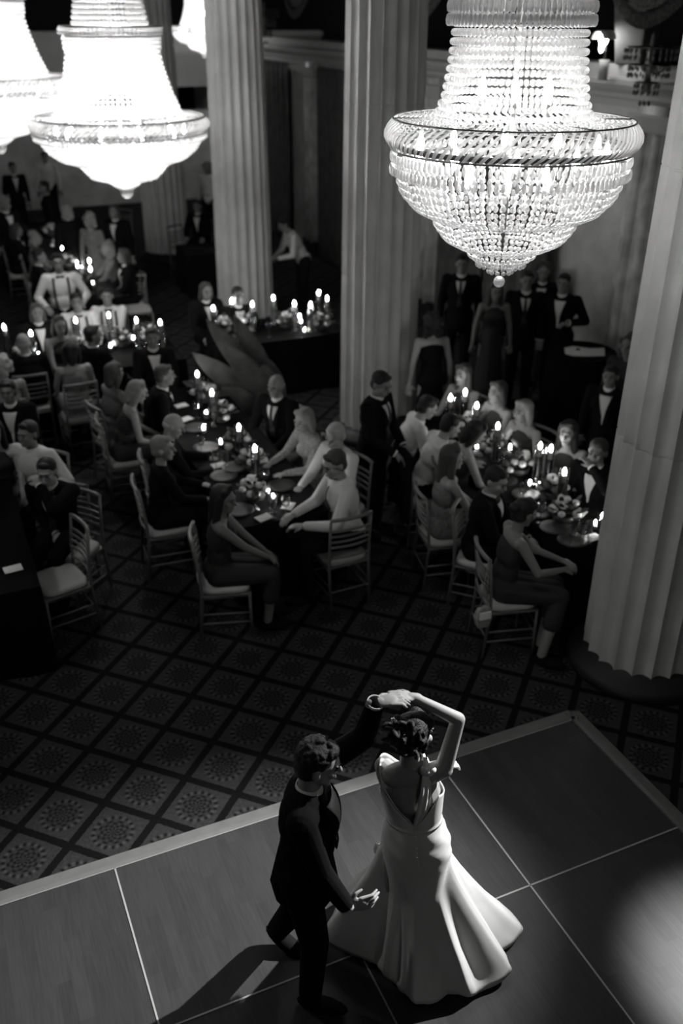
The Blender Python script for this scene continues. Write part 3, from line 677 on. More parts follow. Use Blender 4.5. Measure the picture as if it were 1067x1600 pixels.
for i, (x, y, wd) in enumerate([(300, 545, .13), (322, 492, .12), (365, 485, .12), (385, 535, .13), (330, 600, .15), (408, 562, .12), (420, 555, .10), (285, 590, .12), (350, 530, .14), (400, 620, .14)]):
    q = np.array(atY(x, y, float(pb[1]) - .35 + .12*(i % 4))) - pb
    m = MB(); m.add(*leaf((0.02*(i % 3), .02*(i % 2), .3), q, wd, .05, i)); o = build('leaf', m, BIGLEAF, t); o.modifiers.new('t', 'SOLIDIFY').thickness = .003
    build('leaf_stalk', MB().add(*tube([(0, 0, .28), np.array([0, 0, .3])*.8 + q*.2], .012, 6)), LEAF, t)

# ------------------------------------------------------------------ people
def unit(v): v = np.array(v, float); return v/(np.linalg.norm(v)+1e-12)
def ik(S, T, l1, l2, pole):
    S = np.array(S, float); T = np.array(T, float); d = T-S; L = np.linalg.norm(d); dn = d/L; L = min(L, (l1+l2)*.995); T = S+dn*L
    a = (l1*l1 - l2*l2 + L*L)/(2*L); h = math.sqrt(max(0, l1*l1-a*a)); p = np.array(pole, float); p = p - dn*(p@dn); p = unit(p); return S+dn*a+p*h, T
def hand(mb, w, d, n, side, curl=.5, k=1.0, fr=.0085, spread=1.0):
    d = unit(d); n = np.array(n, float); n = unit(n - d*(n@d)); x = np.cross(d, n)*side
    mb.add(*ell(w + d*.045*k, (.037*k, .015*k, .052*k), (x, n, d))); mb.add(*cone(w - d*.02*k, .024*k, w + d*.02*k, .022*k))
    for o, L, q in ((-.030, .056, .004), (-.010, .073, 0), (.011, .080, 0), (.031, .070, .002)):
        b = w + d*(.086-q)*k + x*o*k*spread; c1 = curl*.8; d1 = unit(d*math.cos(c1) + n*math.sin(c1) + x*o*3*(spread-.6)); p1 = b + d1*L*.5*k
        c2 = curl*1.9; d2 = unit(d*math.cos(c2) + n*math.sin(c2) + x*o*2*(spread-.6)); p2 = p1 + d2*L*.5*k
        mb.add(*cone(b-d*.02*k, fr*1.1*k, p1, fr*k, 8)); mb.add(*cone(p1, fr*k, p2, fr*.8*k, 8))
    b = w + d*.022*k + x*.028*k; p1 = b + unit(x*.75 + d*.65 + n*.25)*.034*k; p2 = p1 + unit(x*.25 + d*.9 + n*(.2+curl*.5))*.03*k
    mb.add(*cone(b, fr*1.4*k, p1, fr*1.1*k, 8)); mb.add(*cone(p1, fr*1.1*k, p2, fr*.85*k, 8))
HEADTURN = {}
GROUPS = {}
def person(label, pos, face, pose='sit', lean=.12, side=0.0, yaw=0.0, pitch=0.0, tilt=0.0, L=None, Rr=None, top='suit', hair='short', hm=None, skin=None, fem=False, H=1.0,
           vox=.0085, zoff=0.0, legs=None, tie=None, curl=.5, extra=None, poleL=None, poleR=None, bottom=None, hv=None, hips=None, sadj=None):
    """pos = world place on the floor below the hips; face = direction in degrees from +x (world) the body faces"""
    t = thing('person', label, 'person', (pos[0], pos[1], zoff), math.radians(face)-PI/2)
    t.scale = (H,)*3
    skin = skin or SKIN; hm = hm or HAIRD; sh = .88 if fem else 1.0
    sit = pose == 'sit'; P0 = np.array([0, 0, .575 if sit else .95]) if hips is None else np.array(hips, float)
    d = unit([math.sin(side), math.sin(lean)*math.cos(side), math.cos(lean)*math.cos(side)]); f = unit(np.array([0, 1., 0]) - d*d[1]); r = np.cross(f, d); FR = (r, f, d)
    hipf = np.eye(3)
    if fem: TORSO = [(0, .0, .16, .12, .12), (.14, .0, .118, .09, .13), (.31, -.0, .138, .098, .16), (.33, .05, .125, .075, .07), (.43, -.012, .145, .068, .07)]
    else: TORSO = [(.0, .0, .155, .115, .12), (.15, .01, .145, .11, .14), (.32, .005, .168, .115, .17), (.43, -.012, .17, .08, .075)]
    def torso(mb, infl=0.0, smin=-1, smax=9):
        for s, ff, rx, ry, rz in TORSO:
            if smin <= s <= smax: mb.add(*ell(P0 + d*s + f*ff, (rx+infl, ry+infl, rz+infl*.5), FR))
        return mb
    def front(x, s, infl=.0, sg=1):
        best = -9
        for s0, ff, rx, ry, rz in TORSO:
            q = 1-(x/(rx+infl))**2-((s-s0)/(rz+infl*.5))**2
            if q > 0: best = max(best, sg*ff + (ry+infl)*math.sqrt(q))
        return best if best > -5 else .03
    nb = P0 + d*.495; S = {1: P0 + d*.445 + r*.178*sh, -1: P0 + d*.445 - r*.178*sh}
    if sadj:
        for k_, v_ in sadj.items(): S[k_] = S[k_] + r*v_[0] + f*v_[1] + d*v_[2]
    Rm = np.array(Matrix.Rotation(-yaw, 3, 'Z')) ; hf = unit(Rm @ np.array([0, 1., 0])); hf = unit(hf*math.cos(pitch) - np.array([0, 0, 1.])*math.sin(pitch))
    hu = unit(np.array([0, 0, 1.]) + d*.3 + r*math.sin(tilt)); hu = unit(hu - hf*(hu@hf)); hr = np.cross(hf, hu); HF = (hr, hf, hu)
    hc = nb + unit(hu*.6+d*.4)*.15 + hf*.018; HC = lambda a, b, c: hc + hr*a + hf*b + hu*c
    # limbs
    l1, l2 = .285*(.94 if fem else 1), .255*(.94 if fem else 1)
    if L is None: L = (-.16, .38, .64) if sit else (-.25, .05, P0[2]-.12)
    if Rr is None: Rr = (.16, .38, .64) if sit else (.25, .05, P0[2]-.12)
    EL, WL = ik(S[-1], L, l1, l2, poleL or (-.6, -.5, -.6)); ER, WR = ik(S[1], Rr, l1, l2, poleR or (.6, -.5, -.6))
    if legs is None:
        legs = [((.105, .43, .55), (.10, .38, .09), (0, 1, 0)), ((-.105, .43, .55), (-.10, .40, .09), (0, 1, 0))] if sit else [((.1, .03, .5), (.1, -.01, .09), (.1, 1, 0)), ((-.1, .03, .5), (-.1, .0, .09), (-.1, 1, 0))]
    hip = [P0 + r*(.08 if fem else .09) - np.array([0, 0, .02]), P0 - r*(.08 if fem else .09) - np.array([0, 0, .02])]
    # body: one continuous skin
    b = MB(); torso(b)
    b.add(*cone(nb - d*.06, .058*sh, hc - hu*.06 - hf*.02, .050*sh))
    for s_, W_, E_ in ((1, WR, ER), (-1, WL, EL)):
        b.add(*cone(P0 + d*.42 + r*s_*.10*sh, .06*sh, S[s_], .052*sh)); b.add(*cone(S[s_], .050*sh, E_, .038*sh)); b.add(*cone(E_, .038*sh, W_, .026*sh))
        hd = unit(W_-E_); nrm = np.array([0, 0, -1.]) if abs(hd[2]) < .8 else -f
        if hv and s_ in hv: hd, nrm = unit(hv[s_][0]), np.array(hv[s_][1], float)
        hand(b, W_, hd, nrm, -s_ if nrm[2] < -.5 else s_, curl, .95 if fem else 1.05, .0095 if vox > .006 else .0085)
    for hp, (kn, an, ft) in zip(hip, legs):
        kn = np.array(kn); an = np.array(an); ft = unit(ft); b.add(*cone(hp, .076 if fem else .088, kn, .056)); b.add(*cone(kn, .056, an, .038))
        b.add(*ell(an + (kn-an)*.68 - unit(np.cross(np.cross(kn-an, ft), kn-an))*.0 , (.05, .055, .10), frame_of(kn-an)))
        fx = np.cross([0, 0, 1.], ft); c = an + ft*.065 - np.array([0, 0, an[2]-.04]) if an[2] < .12 else an + ft*.06 - np.array([0, 0, .045]); b.add(*ell(c, (.038, .115, .035), (unit(fx) if np.linalg.norm(fx) > .1 else np.array([1., 0, 0]), ft, np.cross(unit(fx), ft) if np.linalg.norm(fx) > .1 else f)))
    b.add(*ell(HC(0, -.010, .022), (.075, .092, .088), HF)); b.add(*ell(HC(0, .024, -.034), (.058, .062, .082), HF)); b.add(*cone(HC(-.014, .058, -.092), .020, HC(.014, .058, -.092), .020))
    b.add(*cone(HC(0, .086, .012), .008, HC(0, .108, -.026), .013)); b.add(*ell(HC(0, .079, .026), (.05, .016, .010), HF)); b.add(*ell(HC(0, .084, -.062), (.024, .010, .010), HF))
    for q in (-1, 1): b.add(*ell(HC(q*.078, -.012, -.008), (.010, .020, .032), HF)); b.add(*ell(HC(q*.04, .062, -.022), (.02, .022, .02), HF))
    fuse('body', b, skin, vox, 3, t, .4)
    m = MB(); [m.add(*ell(HC(q*.030, .0845, .004), (.013, .007, .0065), HF, SPM)) for q in (-1, 1)]; build('eyes', m, EYE, t)
    m = MB(); m.add(*ell(HC(0, .093, -.0625), (.021, .005, .006), HF, SPM)); build('lips', m, LIPS, t)
    if hair != 'bald' or True:
        m = MB(); [m.add(*tube([HC(q*.012, .096, .024), HC(q*.03, .096, .031), HC(q*.048, .082, .025)], [.003, .004, .002], 5)) for q in (-1, 1)]; build('eyebrows', m, hm, t)
    # hair
    m = MB()
    if hair == 'bald': m.add(*ell(HC(0, -.035, -.005), (.079, .07, .055), HF))
    else: m.add(*ell(HC(0, -.022, .042), (.084, .092, .079), HF)); m.add(*ell(HC(0, -.045, -.015), (.078, .062, .07), HF))
    if hair == 'short': m.add(*ell(HC(0, .05, .088), (.05, .03, .025), HF))
    if hair == 'short' and vox < .006:
        for i in range(90):
            q = unit(rng.normal(size=3)); q[2] = abs(q[2]); c = HC(q[0]*.080, q[1]*.086-.014, .045+q[2]*.080); x, y, _ = frame_of(rng.normal(size=3)); m.add(*ell(c, (.017, .011, .010), (x, y, _)))
    if hair in ('long', 'bob'):
        e = .30 if hair == 'long' else .13
        for q in (-1, 1): m.add(*cone(HC(q*.062, .0, .03), .035, HC(q*.075, -.02, -e*.6), .034)); m.add(*cone(HC(q*.075, -.02, -e*.6), .034, HC(q*.07, -.035, -e), .022))
        m.add(*cone(HC(0, -.06, .02), .06, HC(0, -.075, -e*.7), .055)); m.add(*cone(HC(0, -.075, -e*.7), .055, HC(0, -.07, -e), .03))
        m.add(*cone(HC(-.03, .03, .095), .03, HC(.05, .03, .08), .03))
    if hair in ('bun', 'updo'):
        m.add(*ell(HC(0, -.11, .03), (.05, .045, .045), HF)); m.add(*cone(HC(-.03, .03, .095), .03, HC(.05, .03, .08), .03))
    if hair == 'curly':
        for i in range(26): q = unit(rng.normal(size=3)); q[1] = -abs(q[1])*.9+.15; m.add(*ell(HC(q[0]*.09, q[1]*.10-.02, q[2]*.09+.03), .035))
        for i in range(12): m.add(*ell(HC(rng.uniform(-.09, .09), rng.uniform(-.1, -.02), -rng.uniform(.03, .13)), .034))
    if hair == 'updo' and vox < .006:
        for i in range(34):
            a = rng.uniform(0, 2*PI); el = rng.uniform(-.6, 1.2); c = HC(.095*math.cos(a)*math.cos(el), -.05+.075*math.sin(a)*math.cos(el)-.02, .02+.085*math.sin(el))
            x, y, _ = frame_of(rng.normal(size=3)); p = [c + .020*(x*math.cos(q)+y*math.sin(q)) for q in np.linspace(0, 4.6, 7)]; m.add(*tube(p, [.011]*6+[.006], 6))
    fuse('hair', m, hm, vox, 2, t, .4)
    # clothes
    sleeve = {'suit': 1, 'tux': 1, 'shirt': 1, 'vest': 1, 'dress': 0, 'blouse': 1, 'open': 1}[top]
    matt = {'suit': BLACKF, 'tux': BLACKF, 'shirt': SHIRT, 'vest': SHIRT, 'dress': extra or DARKF, 'blouse': extra or GREYF, 'open': BLACKF}[top]
    jk = top in ('suit', 'tux', 'open'); infl = .022 if jk else .013
    m = MB()
    if top == 'dress': torso(m, .010, -1, .35); [m.add(*cone(P0 + d*.30 + r*q*.08 + f*.04, .05, P0 + d*.455 + r*q*.085, .026)) for q in (-1, 1)]
    else: torso(m, infl); m.add(*cone(P0 + d*.36, .095, P0 + d*.445, .068 if jk else .062))
    if sleeve:
        for s_, W_, E_ in ((1, WR, ER), (-1, WL, EL)):
            k = .016 if jk else .011; W2 = E_ + (W_-E_)*.94
            m.add(*cone(P0 + d*.42 + r*s_*.10*sh, .065*sh+k*.6, S[s_], .053*sh+k)); m.add(*cone(S[s_], .052*sh+k, E_, .040*sh+k)); m.add(*cone(E_, .040*sh+k, W2, .028*sh+k*.9))
    if jk and not sit:
        m.add(*cone(P0 + d*.10, .13, P0 - np.array([0, 0, .10]), .165)); m.add(*ell(P0 - np.array([0, 0, .06]), (.175, .135, .17)))
    fuse({'suit': 'jacket', 'tux': 'jacket', 'open': 'jacket', 'shirt': 'shirt', 'vest': 'shirt', 'dress': 'dress_bodice', 'blouse': 'blouse'}[top], m, matt, vox, 3, t, .4)
    if top in ('dress',) or (fem and top == 'blouse'):
        m = MB(); e2 = .016
        if sit:
            for hp, (kn, an, ft) in zip(hip, legs): m.add(*cone(hp, .105, np.array(kn) - np.array([0, .01, 0]), .075)); 
            k0, k1 = np.array(legs[0][0]), np.array(legs[1][0]); m.add(*cone(P0 - np.array([0, 0, .01]), .11, (k0+k1)/2 - np.array([0, .02, 0]), .075))
            for kn, an, ft in legs: m.add(*cone(np.array(kn), .072, np.array(kn)*.55 + np.array(an)*.45, .078))
        else: m.add(*cone(P0 + d*.08, .13, P0 - np.array([0, 0, .35]), .17)); m.add(*cone(P0 - np.array([0, 0, .35]), .17, P0 - np.array([0, 0, .62]), .19))
        torso(m, .012, -1, .2); fuse('dress_skirt', m, matt, vox, 3, t, .4)
        m = MB()
    else:
        m = MB(); m.add(*ell(P0, (.168, .128, .12), FR))
        for hp, (kn, an, ft) in zip(hip, legs):
            kn = np.array(kn); an = np.array(an); m.add(*cone(hp, .100, kn, .072)); m.add(*cone(kn, .072, an + (kn-an)*.05, .060))
        fuse('trousers', m, bottom or BLACKF, vox, 3, t, .4); m = MB()
    for kn, an, ft in legs:
        an = np.array(an, float); kn = np.array(kn, float); ft = unit(ft); fx = np.cross([0, 0, 1.], ft); fx = unit(fx) if np.linalg.norm(fx) > .1 else np.array([1., 0, 0])
        fz = np.cross(fx, ft); fz = fz*(-1 if fz[2] < 0 and an[2] < .12 else 1); m = MB()
        c = np.array([an[0], an[1], 0]) + ft*.065 + np.array([0, 0, .042]) if an[2] < .12 else an + ft*.06 - np.array([0, 0, .045])
        m.add(*ell(c, (.047, .138, .041), (fx, ft, fz))); m.add(*ell(c - ft*.06 + np.array([0, 0, .022]), (.044, .062, .045), (fx, ft, fz)))
        if top != 'dress': m.add(*cone(an, .052, an + (kn-an)*.3, .058))
        build('shoe', m, SHOE, t)
    # shirt front, cuffs, tie, braces
    def patch(nm, s0, s1, w, x0, mt, off, infl_=None, n=7, rows=14):
        inf = infl if infl_ is None else infl_; rings = []
        for s in np.linspace(s0, s1, rows):
            ww = w(s) if callable(w) else w; xx = x0(s) if callable(x0) else x0
            rings.append([P0 + d*s + r*(xx+ww*q) + f*(front(xx+ww*q, s, inf)+off) for q in np.linspace(-1, 1, n)])
        o = build(nm, MB().add(*loft(rings, closed=False, cap=False)), mt, t); q = o.modifiers.new('t', 'SOLIDIFY'); q.thickness = .004; return o
    if jk:
        z0 = .13 if top == 'open' else .18
        patch('shirt_front', z0, .455, lambda s: .008 + (.052 if top != 'open' else .06)*(s-z0)/(.455-z0), 0, SHIRT, .007)
        for q in (-1, 1):
            patch('lapel', z0-.01, .45, lambda s: .014+.012*math.sin(PI*(s-z0+.01)/(.46-z0)), lambda s, q=q: q*(.020 + .062*(s-z0)/(.455-z0)), BLACKF, .011)
        m = MB(); rr = .055; m.add(*loft([[nb + d*z + r*(rr+o_)*math.cos(a) + f*((rr+o_)*math.sin(a)+.0) for a in np.arange(24)*2*PI/24] for z, o_ in ((-.035, .016), (.026, .004), (.026, 0), (-.035, .010))], cap=False)); build('collar', m, SHIRT, t)
        for s_, W_, E_ in ((1, WR, ER), (-1, WL, EL)): m = MB(); dd = unit(W_-E_); x, y, _ = frame_of(dd); m.add(*loft([[W_ + dd*z + rad*(math.cos(a)*x+math.sin(a)*y) for a in np.arange(18)*2*PI/18] for z, rad in ((-.035, .038), (.010, .040), (.010, .036), (-.035, .032))], cap=False)); build('cuff', m, SHIRT, t)
    if top in ('tux', 'vest') or tie == 'bow':
        m = MB(); c = nb + f*(.075) - d*.022
        for q in (-1, 1): m.add(*cone(c, .008, c + r*q*.035, .019, 8))
        m.add(*ell(c + f*.004, (.010, .009, .012), FR, SPM)); build('bow_tie', m, NAVY, t)
    if tie == 'long': patch('necktie', .12, .46, lambda s: .012+.022*(.46-s)/.34, 0, NAVY, .014)
    if top == 'vest':
        for q in (-1, 1): patch('suspender', .06, .46, .013, lambda s, q=q: q*(.075+.02*math.sin((s-.06)*6)), NAVY, .009, n=4)
    if top in ('shirt', 'vest'):
        m = MB(); rr = .054; m.add(*loft([[nb + d*z + r*(rr+o_)*math.cos(a) + f*(rr+o_)*math.sin(a) for a in np.arange(24)*2*PI/24] for z, o_ in ((-.03, .014), (.012, .006), (.012, .002), (-.03, .006))], cap=False)); build('collar', m, SHIRT, t)
    return t, dict(P0=P0, d=d, f=f, r=r, S=S, hc=hc, HC=HC, HF=HF, nb=nb, W=(WL, WR), E=(EL, ER), front=front, torso=torso, TORSO=TORSO)

# ------------------------------------------------------------------ the dancing couple
def tolocal(t, p):
    q = Vector(p) - t.location; q.rotate(Matrix.Rotation(-t.rotation_euler.z, 3, 'Z')); return tuple(q/t.scale[0])
class _T:                                   # same transform before the figure exists
    def __init__(s, loc, face, k=1.0):
        s.location = Vector(loc); s.k = k
        class E_: pass
        s.rotation_euler = E_(); s.rotation_euler.z = math.radians(face)-PI/2; s.scale = (k, k, k)
gz = .033
gT = _T((-.17, 3.12, gz), -8)
g_l = lambda x, y, z: tolocal(gT, (x, y, z))
groom, G = person('groom in a black tuxedo raising her hand, back half turned, on the dance floor', (-.17, 3.12), -8, 'stand', lean=.06, yaw=-.25, pitch=.22, top='tux', hair='short', hm=HAIRD, zoff=gz, H=1.0,
    vox=.005, L=g_l(.155, 3.27, 1.87), Rr=g_l(.045, 2.93, .93), hips=(0, 0, .985), poleL=(-.2, -.2, -1), poleR=(.5, -.9, .1), curl=.45,
    hv={-1: (np.array([-.35, 1., .12]), (0, 0, -1.)), 1: (np.array([-.25, 1., .02]), (-1, -.3, -.1))},
    legs=[((.07, .06, .52), (.06, .03, .09), (.12, 1, 0)), (g_l(-.24, 3.27, .50), g_l(-.34, 3.42, .16), g_l(-.17+.75, 3.12-.35, gz-.45))])
bz = .033
bT = _T((.375, 3.31, bz), 88)
b_l = lambda x, y, z: tolocal(bT, (x, y, z))
bride, Bd = person('bride in a white open-backed satin gown twirling under her raised arm', (.375, 3.31), 88, 'stand', lean=-.02, side=-.10, yaw=.75, pitch=.15, top='dress', hair='updo', hm=HAIRD, fem=True, sadj={-1: (.03, .05, -.015)},
    zoff=bz, H=1.0, vox=.005, Rr=b_l(.335, 3.36, 1.83), L=b_l(.51, 3.62, 1.17), hips=(0, 0, .965), poleR=(1, .1, .1), poleL=(-.5, .3, -1), curl=.5,
    hv={1: (np.array([-1, -.25, .35]), (0, 0, -1.))}, extra=PALEF)
for ch in list(bride.children):             # her own gown replaces the generic garment
    if ch.name.startswith('dress_') : bpy.data.objects.remove(ch)
SATIN = mat('white_satin', .68, .30, .6, bump=.25, bscale=5)
P0, dd, ff, rr_ = Bd['P0'], Bd['d'], Bd['f'], Bd['r']
def gown():
    N = 288; cx, cy = bT.location.x, bT.location.y
    hem = [(1.04, 3.50), (.97, 3.41), (.85, 3.345), (.92, 3.23), (.84, 3.155), (.73, 3.115), (.57, 3.09), (.46, 3.045), (.35, 3.08), (.28, 3.18), (.19, 3.27), (.11, 3.30), (.0, 3.345), (-.07, 3.38), (-.07, 3.50), (-.01, 3.64), (.2, 3.82), (.42, 3.86), (.66, 3.82), (.85, 3.68)]
    hem = np.array([tolocal(bT, (x, y, 0))[:2] for x, y in hem]); hc0 = np.array(tolocal(bT, (.43, 3.32, 0))[:2])
    hp = hem-hc0; ha = np.arctan2(hp[:, 1], hp[:, 0]); hr0 = np.hypot(hp[:, 0], hp[:, 1]); o = np.argsort(ha); ha, hr0 = ha[o], hr0[o]
    ha = np.concatenate([ha-2*PI, ha, ha+2*PI]); hr0 = np.tile(hr0, 3)
    th = np.arange(N)*2*PI/N - PI
    # smooth periodic interpolation
    hr = np.interp(th, ha, hr0); ker = np.array([1, 2, 1])/4.; hr = np.convolve(np.concatenate([hr[-1:], hr, hr[:1]]), ker, 'valid')
    prof = [(1.30, .150, .112), (1.22, .140, .106), (1.12, .128, .100), (1.04, .150, .122), (.96, .168, .138), (.88, .170, .142), (.78, .154, .138), (.68, .142, .132), (.60, .136, .128)]
    hot = -2.7                                     # local azimuth where the train is caught up
    dl = np.abs((th - math.radians(160) + PI) % (2*PI) - PI)
    dr = np.abs((th - math.radians(12) + PI) % (2*PI) - PI); zs = .66 + .24*np.exp(-(dl/.6)**2) + .20*np.exp(-(dr/.55)**2)
    def body(z, a):
        zz = [p[0] for p in prof][::-1]; rx = np.interp(z, zz, [p[1] for p in prof][::-1]); ry = np.interp(z, zz, [p[2] for p in prof][::-1])
        c = P0 + dd*max(-.1, (z-P0[2])); k = np.clip((.8-z)/.4, 0, 1)
        return c[0]*(1-k)+hc0[0]*k*.6, c[1]*(1-k) + hc0[1]*k*.6, rx, ry
    rows = []
    for z in np.linspace(1.13, .86, 12):
        ps = []
        for a in th:
            x0, y0, rx, ry = body(z, a); wr = .0025*math.sin(a*5+z*60)*(1 if z < 1.1 else 0); ps.append((x0+(rx+wr)*math.cos(a), y0+(ry+wr)*math.sin(a), z))
        rows.append(ps)
    nT = 34
    for i in range(1, nT+1):
        t = i/nT; ps = []
        for j, a in enumerate(th):
            z = .86*(1-t) + .012*t
            x0, y0, rx, ry = body(max(z, .60), a); e = (zs[j]-z)/(zs[j]-.012); e = max(0, e); e = e**(1.22 - .32*math.exp(-(dl[j]/.6)**2) - .2*math.exp(-(dr[j]/.6)**2))
            bx, by = x0+rx*math.cos(a), y0+ry*math.sin(a); hx, hy = hc0[0]+hr[j]*math.cos(a), hc0[1]+hr[j]*math.sin(a)
            q1 = .5*(a*8+.9*math.sin(a*2)+.6); q2 = .5*(a*15+1.7*math.sin(a*3)); fold = ((1.0-2.0*abs(math.sin(q1))**1.1) + .30*math.sin(2*q2+.5))*.036*min(1, e*1.8)*(.55+.45*e)*min(1, (1.02-e)*6+.25)
            px_, py_ = bx+(hx-bx)*e, by+(hy-by)*e; px_ += math.cos(a)*fold; py_ += math.sin(a)*fold
            zz = z + .035*e*e*(1-abs(math.sin(.5*(a*8+.9*math.sin(a*2)+1.4)))) + .05*e*math.exp(-(dl[j]/.5)**2) + .02*e
            ps.append((px_, py_, max(.006, zz)))
        rows.append(ps)
    m = MB(); m.add(*loft(rows, cap=False)); o = build('gown_skirt', m, SATIN, bride)
    q = o.modifiers.new('t', 'SOLIDIFY'); q.thickness = .004; q.offset = -1
    # bodice with a deep open back: its upper edge varies round the body
    na, nz = 120, 22; rings = [[] for _ in range(nz)]
    for j in range(na):
        a = 2*PI*j/na; back = abs((a - 1.5*PI + PI) % (2*PI) - PI)       # 0 at the middle of the back
        topz = 1.145 + .17*min(1, back/.95)**1.15 if back < .95 else 1.315 - .03*math.sin((back-.95)*1.4) + .05*max(0, (back-2.0))
        for i in range(nz):
            z = 1.10 + (topz-1.10)*i/(nz-1); x0, y0, rx, ry = body(z, a); bust = .035*math.exp(-((z-1.28)/.06)**2)*max(0, math.sin(a))
            rings[i].append((x0+(rx+.002)*math.cos(a), y0+(ry+.002+bust)*math.sin(a), z))
    o = build('gown_bodice', MB().add(*loft(rings, cap=False)), SATIN, bride); q = o.modifiers.new('t', 'SOLIDIFY'); q.thickness = .005; q.offset = 1
    # broad draped straps following the V of the back over each shoulder
    def P(x, s, off, sg): return P0 + dd*s + rr_*x + ff*(sg*(Bd['front'](x, s, .0, sg)+off))
    for q in (-1, 1):
        K = (.012, .028, .045, .060, .070, .078, .078, .075) if q > 0 else (.012, .055, .095, .125, .140, .150, .148, .130)
        pts = [(P(q*K[0], .165, .016, -1), .022), (P(q*K[1], .22, .016, -1), .028), (P(q*K[2], .29, .018, -1), .032), (P(q*K[3], .36, .022, -1), .032), (P(q*K[4], .42, .026, -1), .032),
               (P0 + dd*.485 + rr_*q*K[5] - ff*.055, .034), (P0 + dd*.512 + rr_*q*K[6] - ff*.01, .034), (P0 + dd*.49 + rr_*q*K[7] + ff*.05, .033), (P(q*.085, .40, .022, 1), .034), (P(q*.075, .33, .022, 1), .045)]
        rings = []
        for i, (p, wd) in enumerate(pts):
            tg = unit(pts[min(i+1, len(pts)-1)][0]-pts[max(i-1, 0)][0]); out = unit(p - (P0 + dd*((p-P0)@dd)*.98)); sd = unit(np.cross(tg, out)); out = np.cross(sd, tg)
            rings.append([p + sd*wd*k_ + out*(.006*(1-k_*k_) + .004*math.sin(k_*7)) for k_ in np.linspace(-1, 1, 9)])
        o = build('gown_strap', MB().add(*loft(rings, closed=False, cap=False)), SATIN, bride); q_ = o.modifiers.new('t', 'SOLIDIFY'); q_.thickness = .006; o.modifiers.new('s', 'SUBSURF').levels = 1; o.modifiers['s'].render_levels = 2
    c = P0 + dd*.50 + rr_*.085 - ff*.065; m = MB()
    for i in range(5): u = rng.normal(size=3)*.010; m.add(*ell(c+u, (.026, .016, .020), frame_of(u)))
    fuse('strap_knot', m, SATIN, .004, 2, bride)
    m = MB()      # covered buttons down the back
    for i in range(10): p = P(.003, .15-.022*i, .028, -1); m.add(*ell(p, .005, tpl=SPM))
    build('back_buttons', m, SATIN, bride)
    # gathered loop of the train at the hip
    m = MB(); c = np.array(tolocal(bT, (.235, 3.40, .80)))
    for i in range(8):
        u = np.array([rng.uniform(-.035, .035), rng.uniform(-.03, .03), rng.uniform(-.03, .04)]); m.add(*ell(c+u, (.030, .018, .045), frame_of([rng.uniform(-.5, .5), rng.uniform(-.5, .5), 1])))
    fuse('train_gather', m, SATIN, .006, 2, bride)
    H = Bd['HC']; m = MB()
    for i in range(4): m.add(*ell(H(.082, .0+.004*i, -.045-.014*i), .005, tpl=SPM))
    build('drop_earring', m, CRYD, bride)
    for x, y, z in ((-.085, -.06, .06), (.02, -.12, .05), (.03, -.13, .0)):
        m = MB(); c = H(x, y, z)
        for k_ in range(5): m.add(*ell(c + .008*np.array([math.cos(k_*1.26), math.sin(k_*1.26)*.5, math.sin(k_*1.26)]), .0055, tpl=SPM))
        build('hair_pin', m, CHINA, bride)
gown()

# ------------------------------------------------------------------ guests
CHG = 'silver ladder-back chairs with white cushions'
def guest(label, x, y, face, zh=1.215, withchair=None, Y=None, chface=None, choff=(0, 0), **k):
    lean = k.get('lean', .12); H = k.get('H', 1.0); st = k.get('pose') == 'stand'; z = zh*H if not st else (.95+.495+.15)*H
    if st and zh != 1.215: z = zh
    p = at(x, y, z) if Y is None else atY(x, y, Y); fd = np.array([math.cos(math.radians(face)), math.sin(math.radians(face))]); off = (math.sin(lean)*.62+.02)*H
    pos = np.array(p[:2]) - fd*off
    person(label, pos, face, **k)
    if withchair: c = pos + fd*.055; chair(c[0]+choff[0], c[1]+choff[1], math.radians(face if chface is None else chface)-PI/2, withchair)
    return pos
PA_, MA_, PB_, MB_ = 24, 204, 114, 294
CL = lambda s: 'silver ladder-back chair ' + s
# middle table, left side (facing +a)
guest('young woman in a dark sleeveless dress turned from the middle table, hands in lap', 350, 778, 8, withchair=CL('under the young woman with clasped hands'), fem=True, top='dress', hair='long', skin=SKIN2, lean=.10, yaw=.5, pitch=.1, L=(-.06, .40, .66), Rr=(.04, .42, .66))
guest('woman with short blond hair seated left of the middle table beside the bald man', 256, 700, 20, withchair=CL('under the short-haired blond woman'), fem=True, top='blouse', extra=BLACKF, hair='short', hm=HAIRL, yaw=.3, L=(-.1, .42, .76), Rr=(.12, .40, .72))
guest('bald older man in a dark top leaning at the middle table', 268, 662, 18, withchair=CL('under the bald man at the middle table'), top='blouse', extra=BLACKF, hair='bald', hm=HAIRG, lean=.16, pitch=.35, yaw=.3, L=(-.12, .46, .76), Rr=(.15, .44, .74))
guest('woman in a grey patterned top at the far left end of the middle table', 180, 582, 40, withchair=CL('under the woman in the grey patterned top'), fem=True, top='blouse', hair='bob', hm=HAIRM, lean=.15, yaw=-.2)
guest('woman with bare arms leaning on the far left end of the middle table', 214, 606, 20, withchair=CL('under the leaning bare-armed woman'), fem=True, top='dress', hair='bob', hm=HAIRL, lean=.35, pitch=.3)
guest('guest in dark clothes at the far end of the middle table', 262, 605, 10, zh=1.06, withchair=CL('at the far end of the middle table'), top='suit', hair='short', hm=HAIRM, lean=.3, skin=SKIN2)
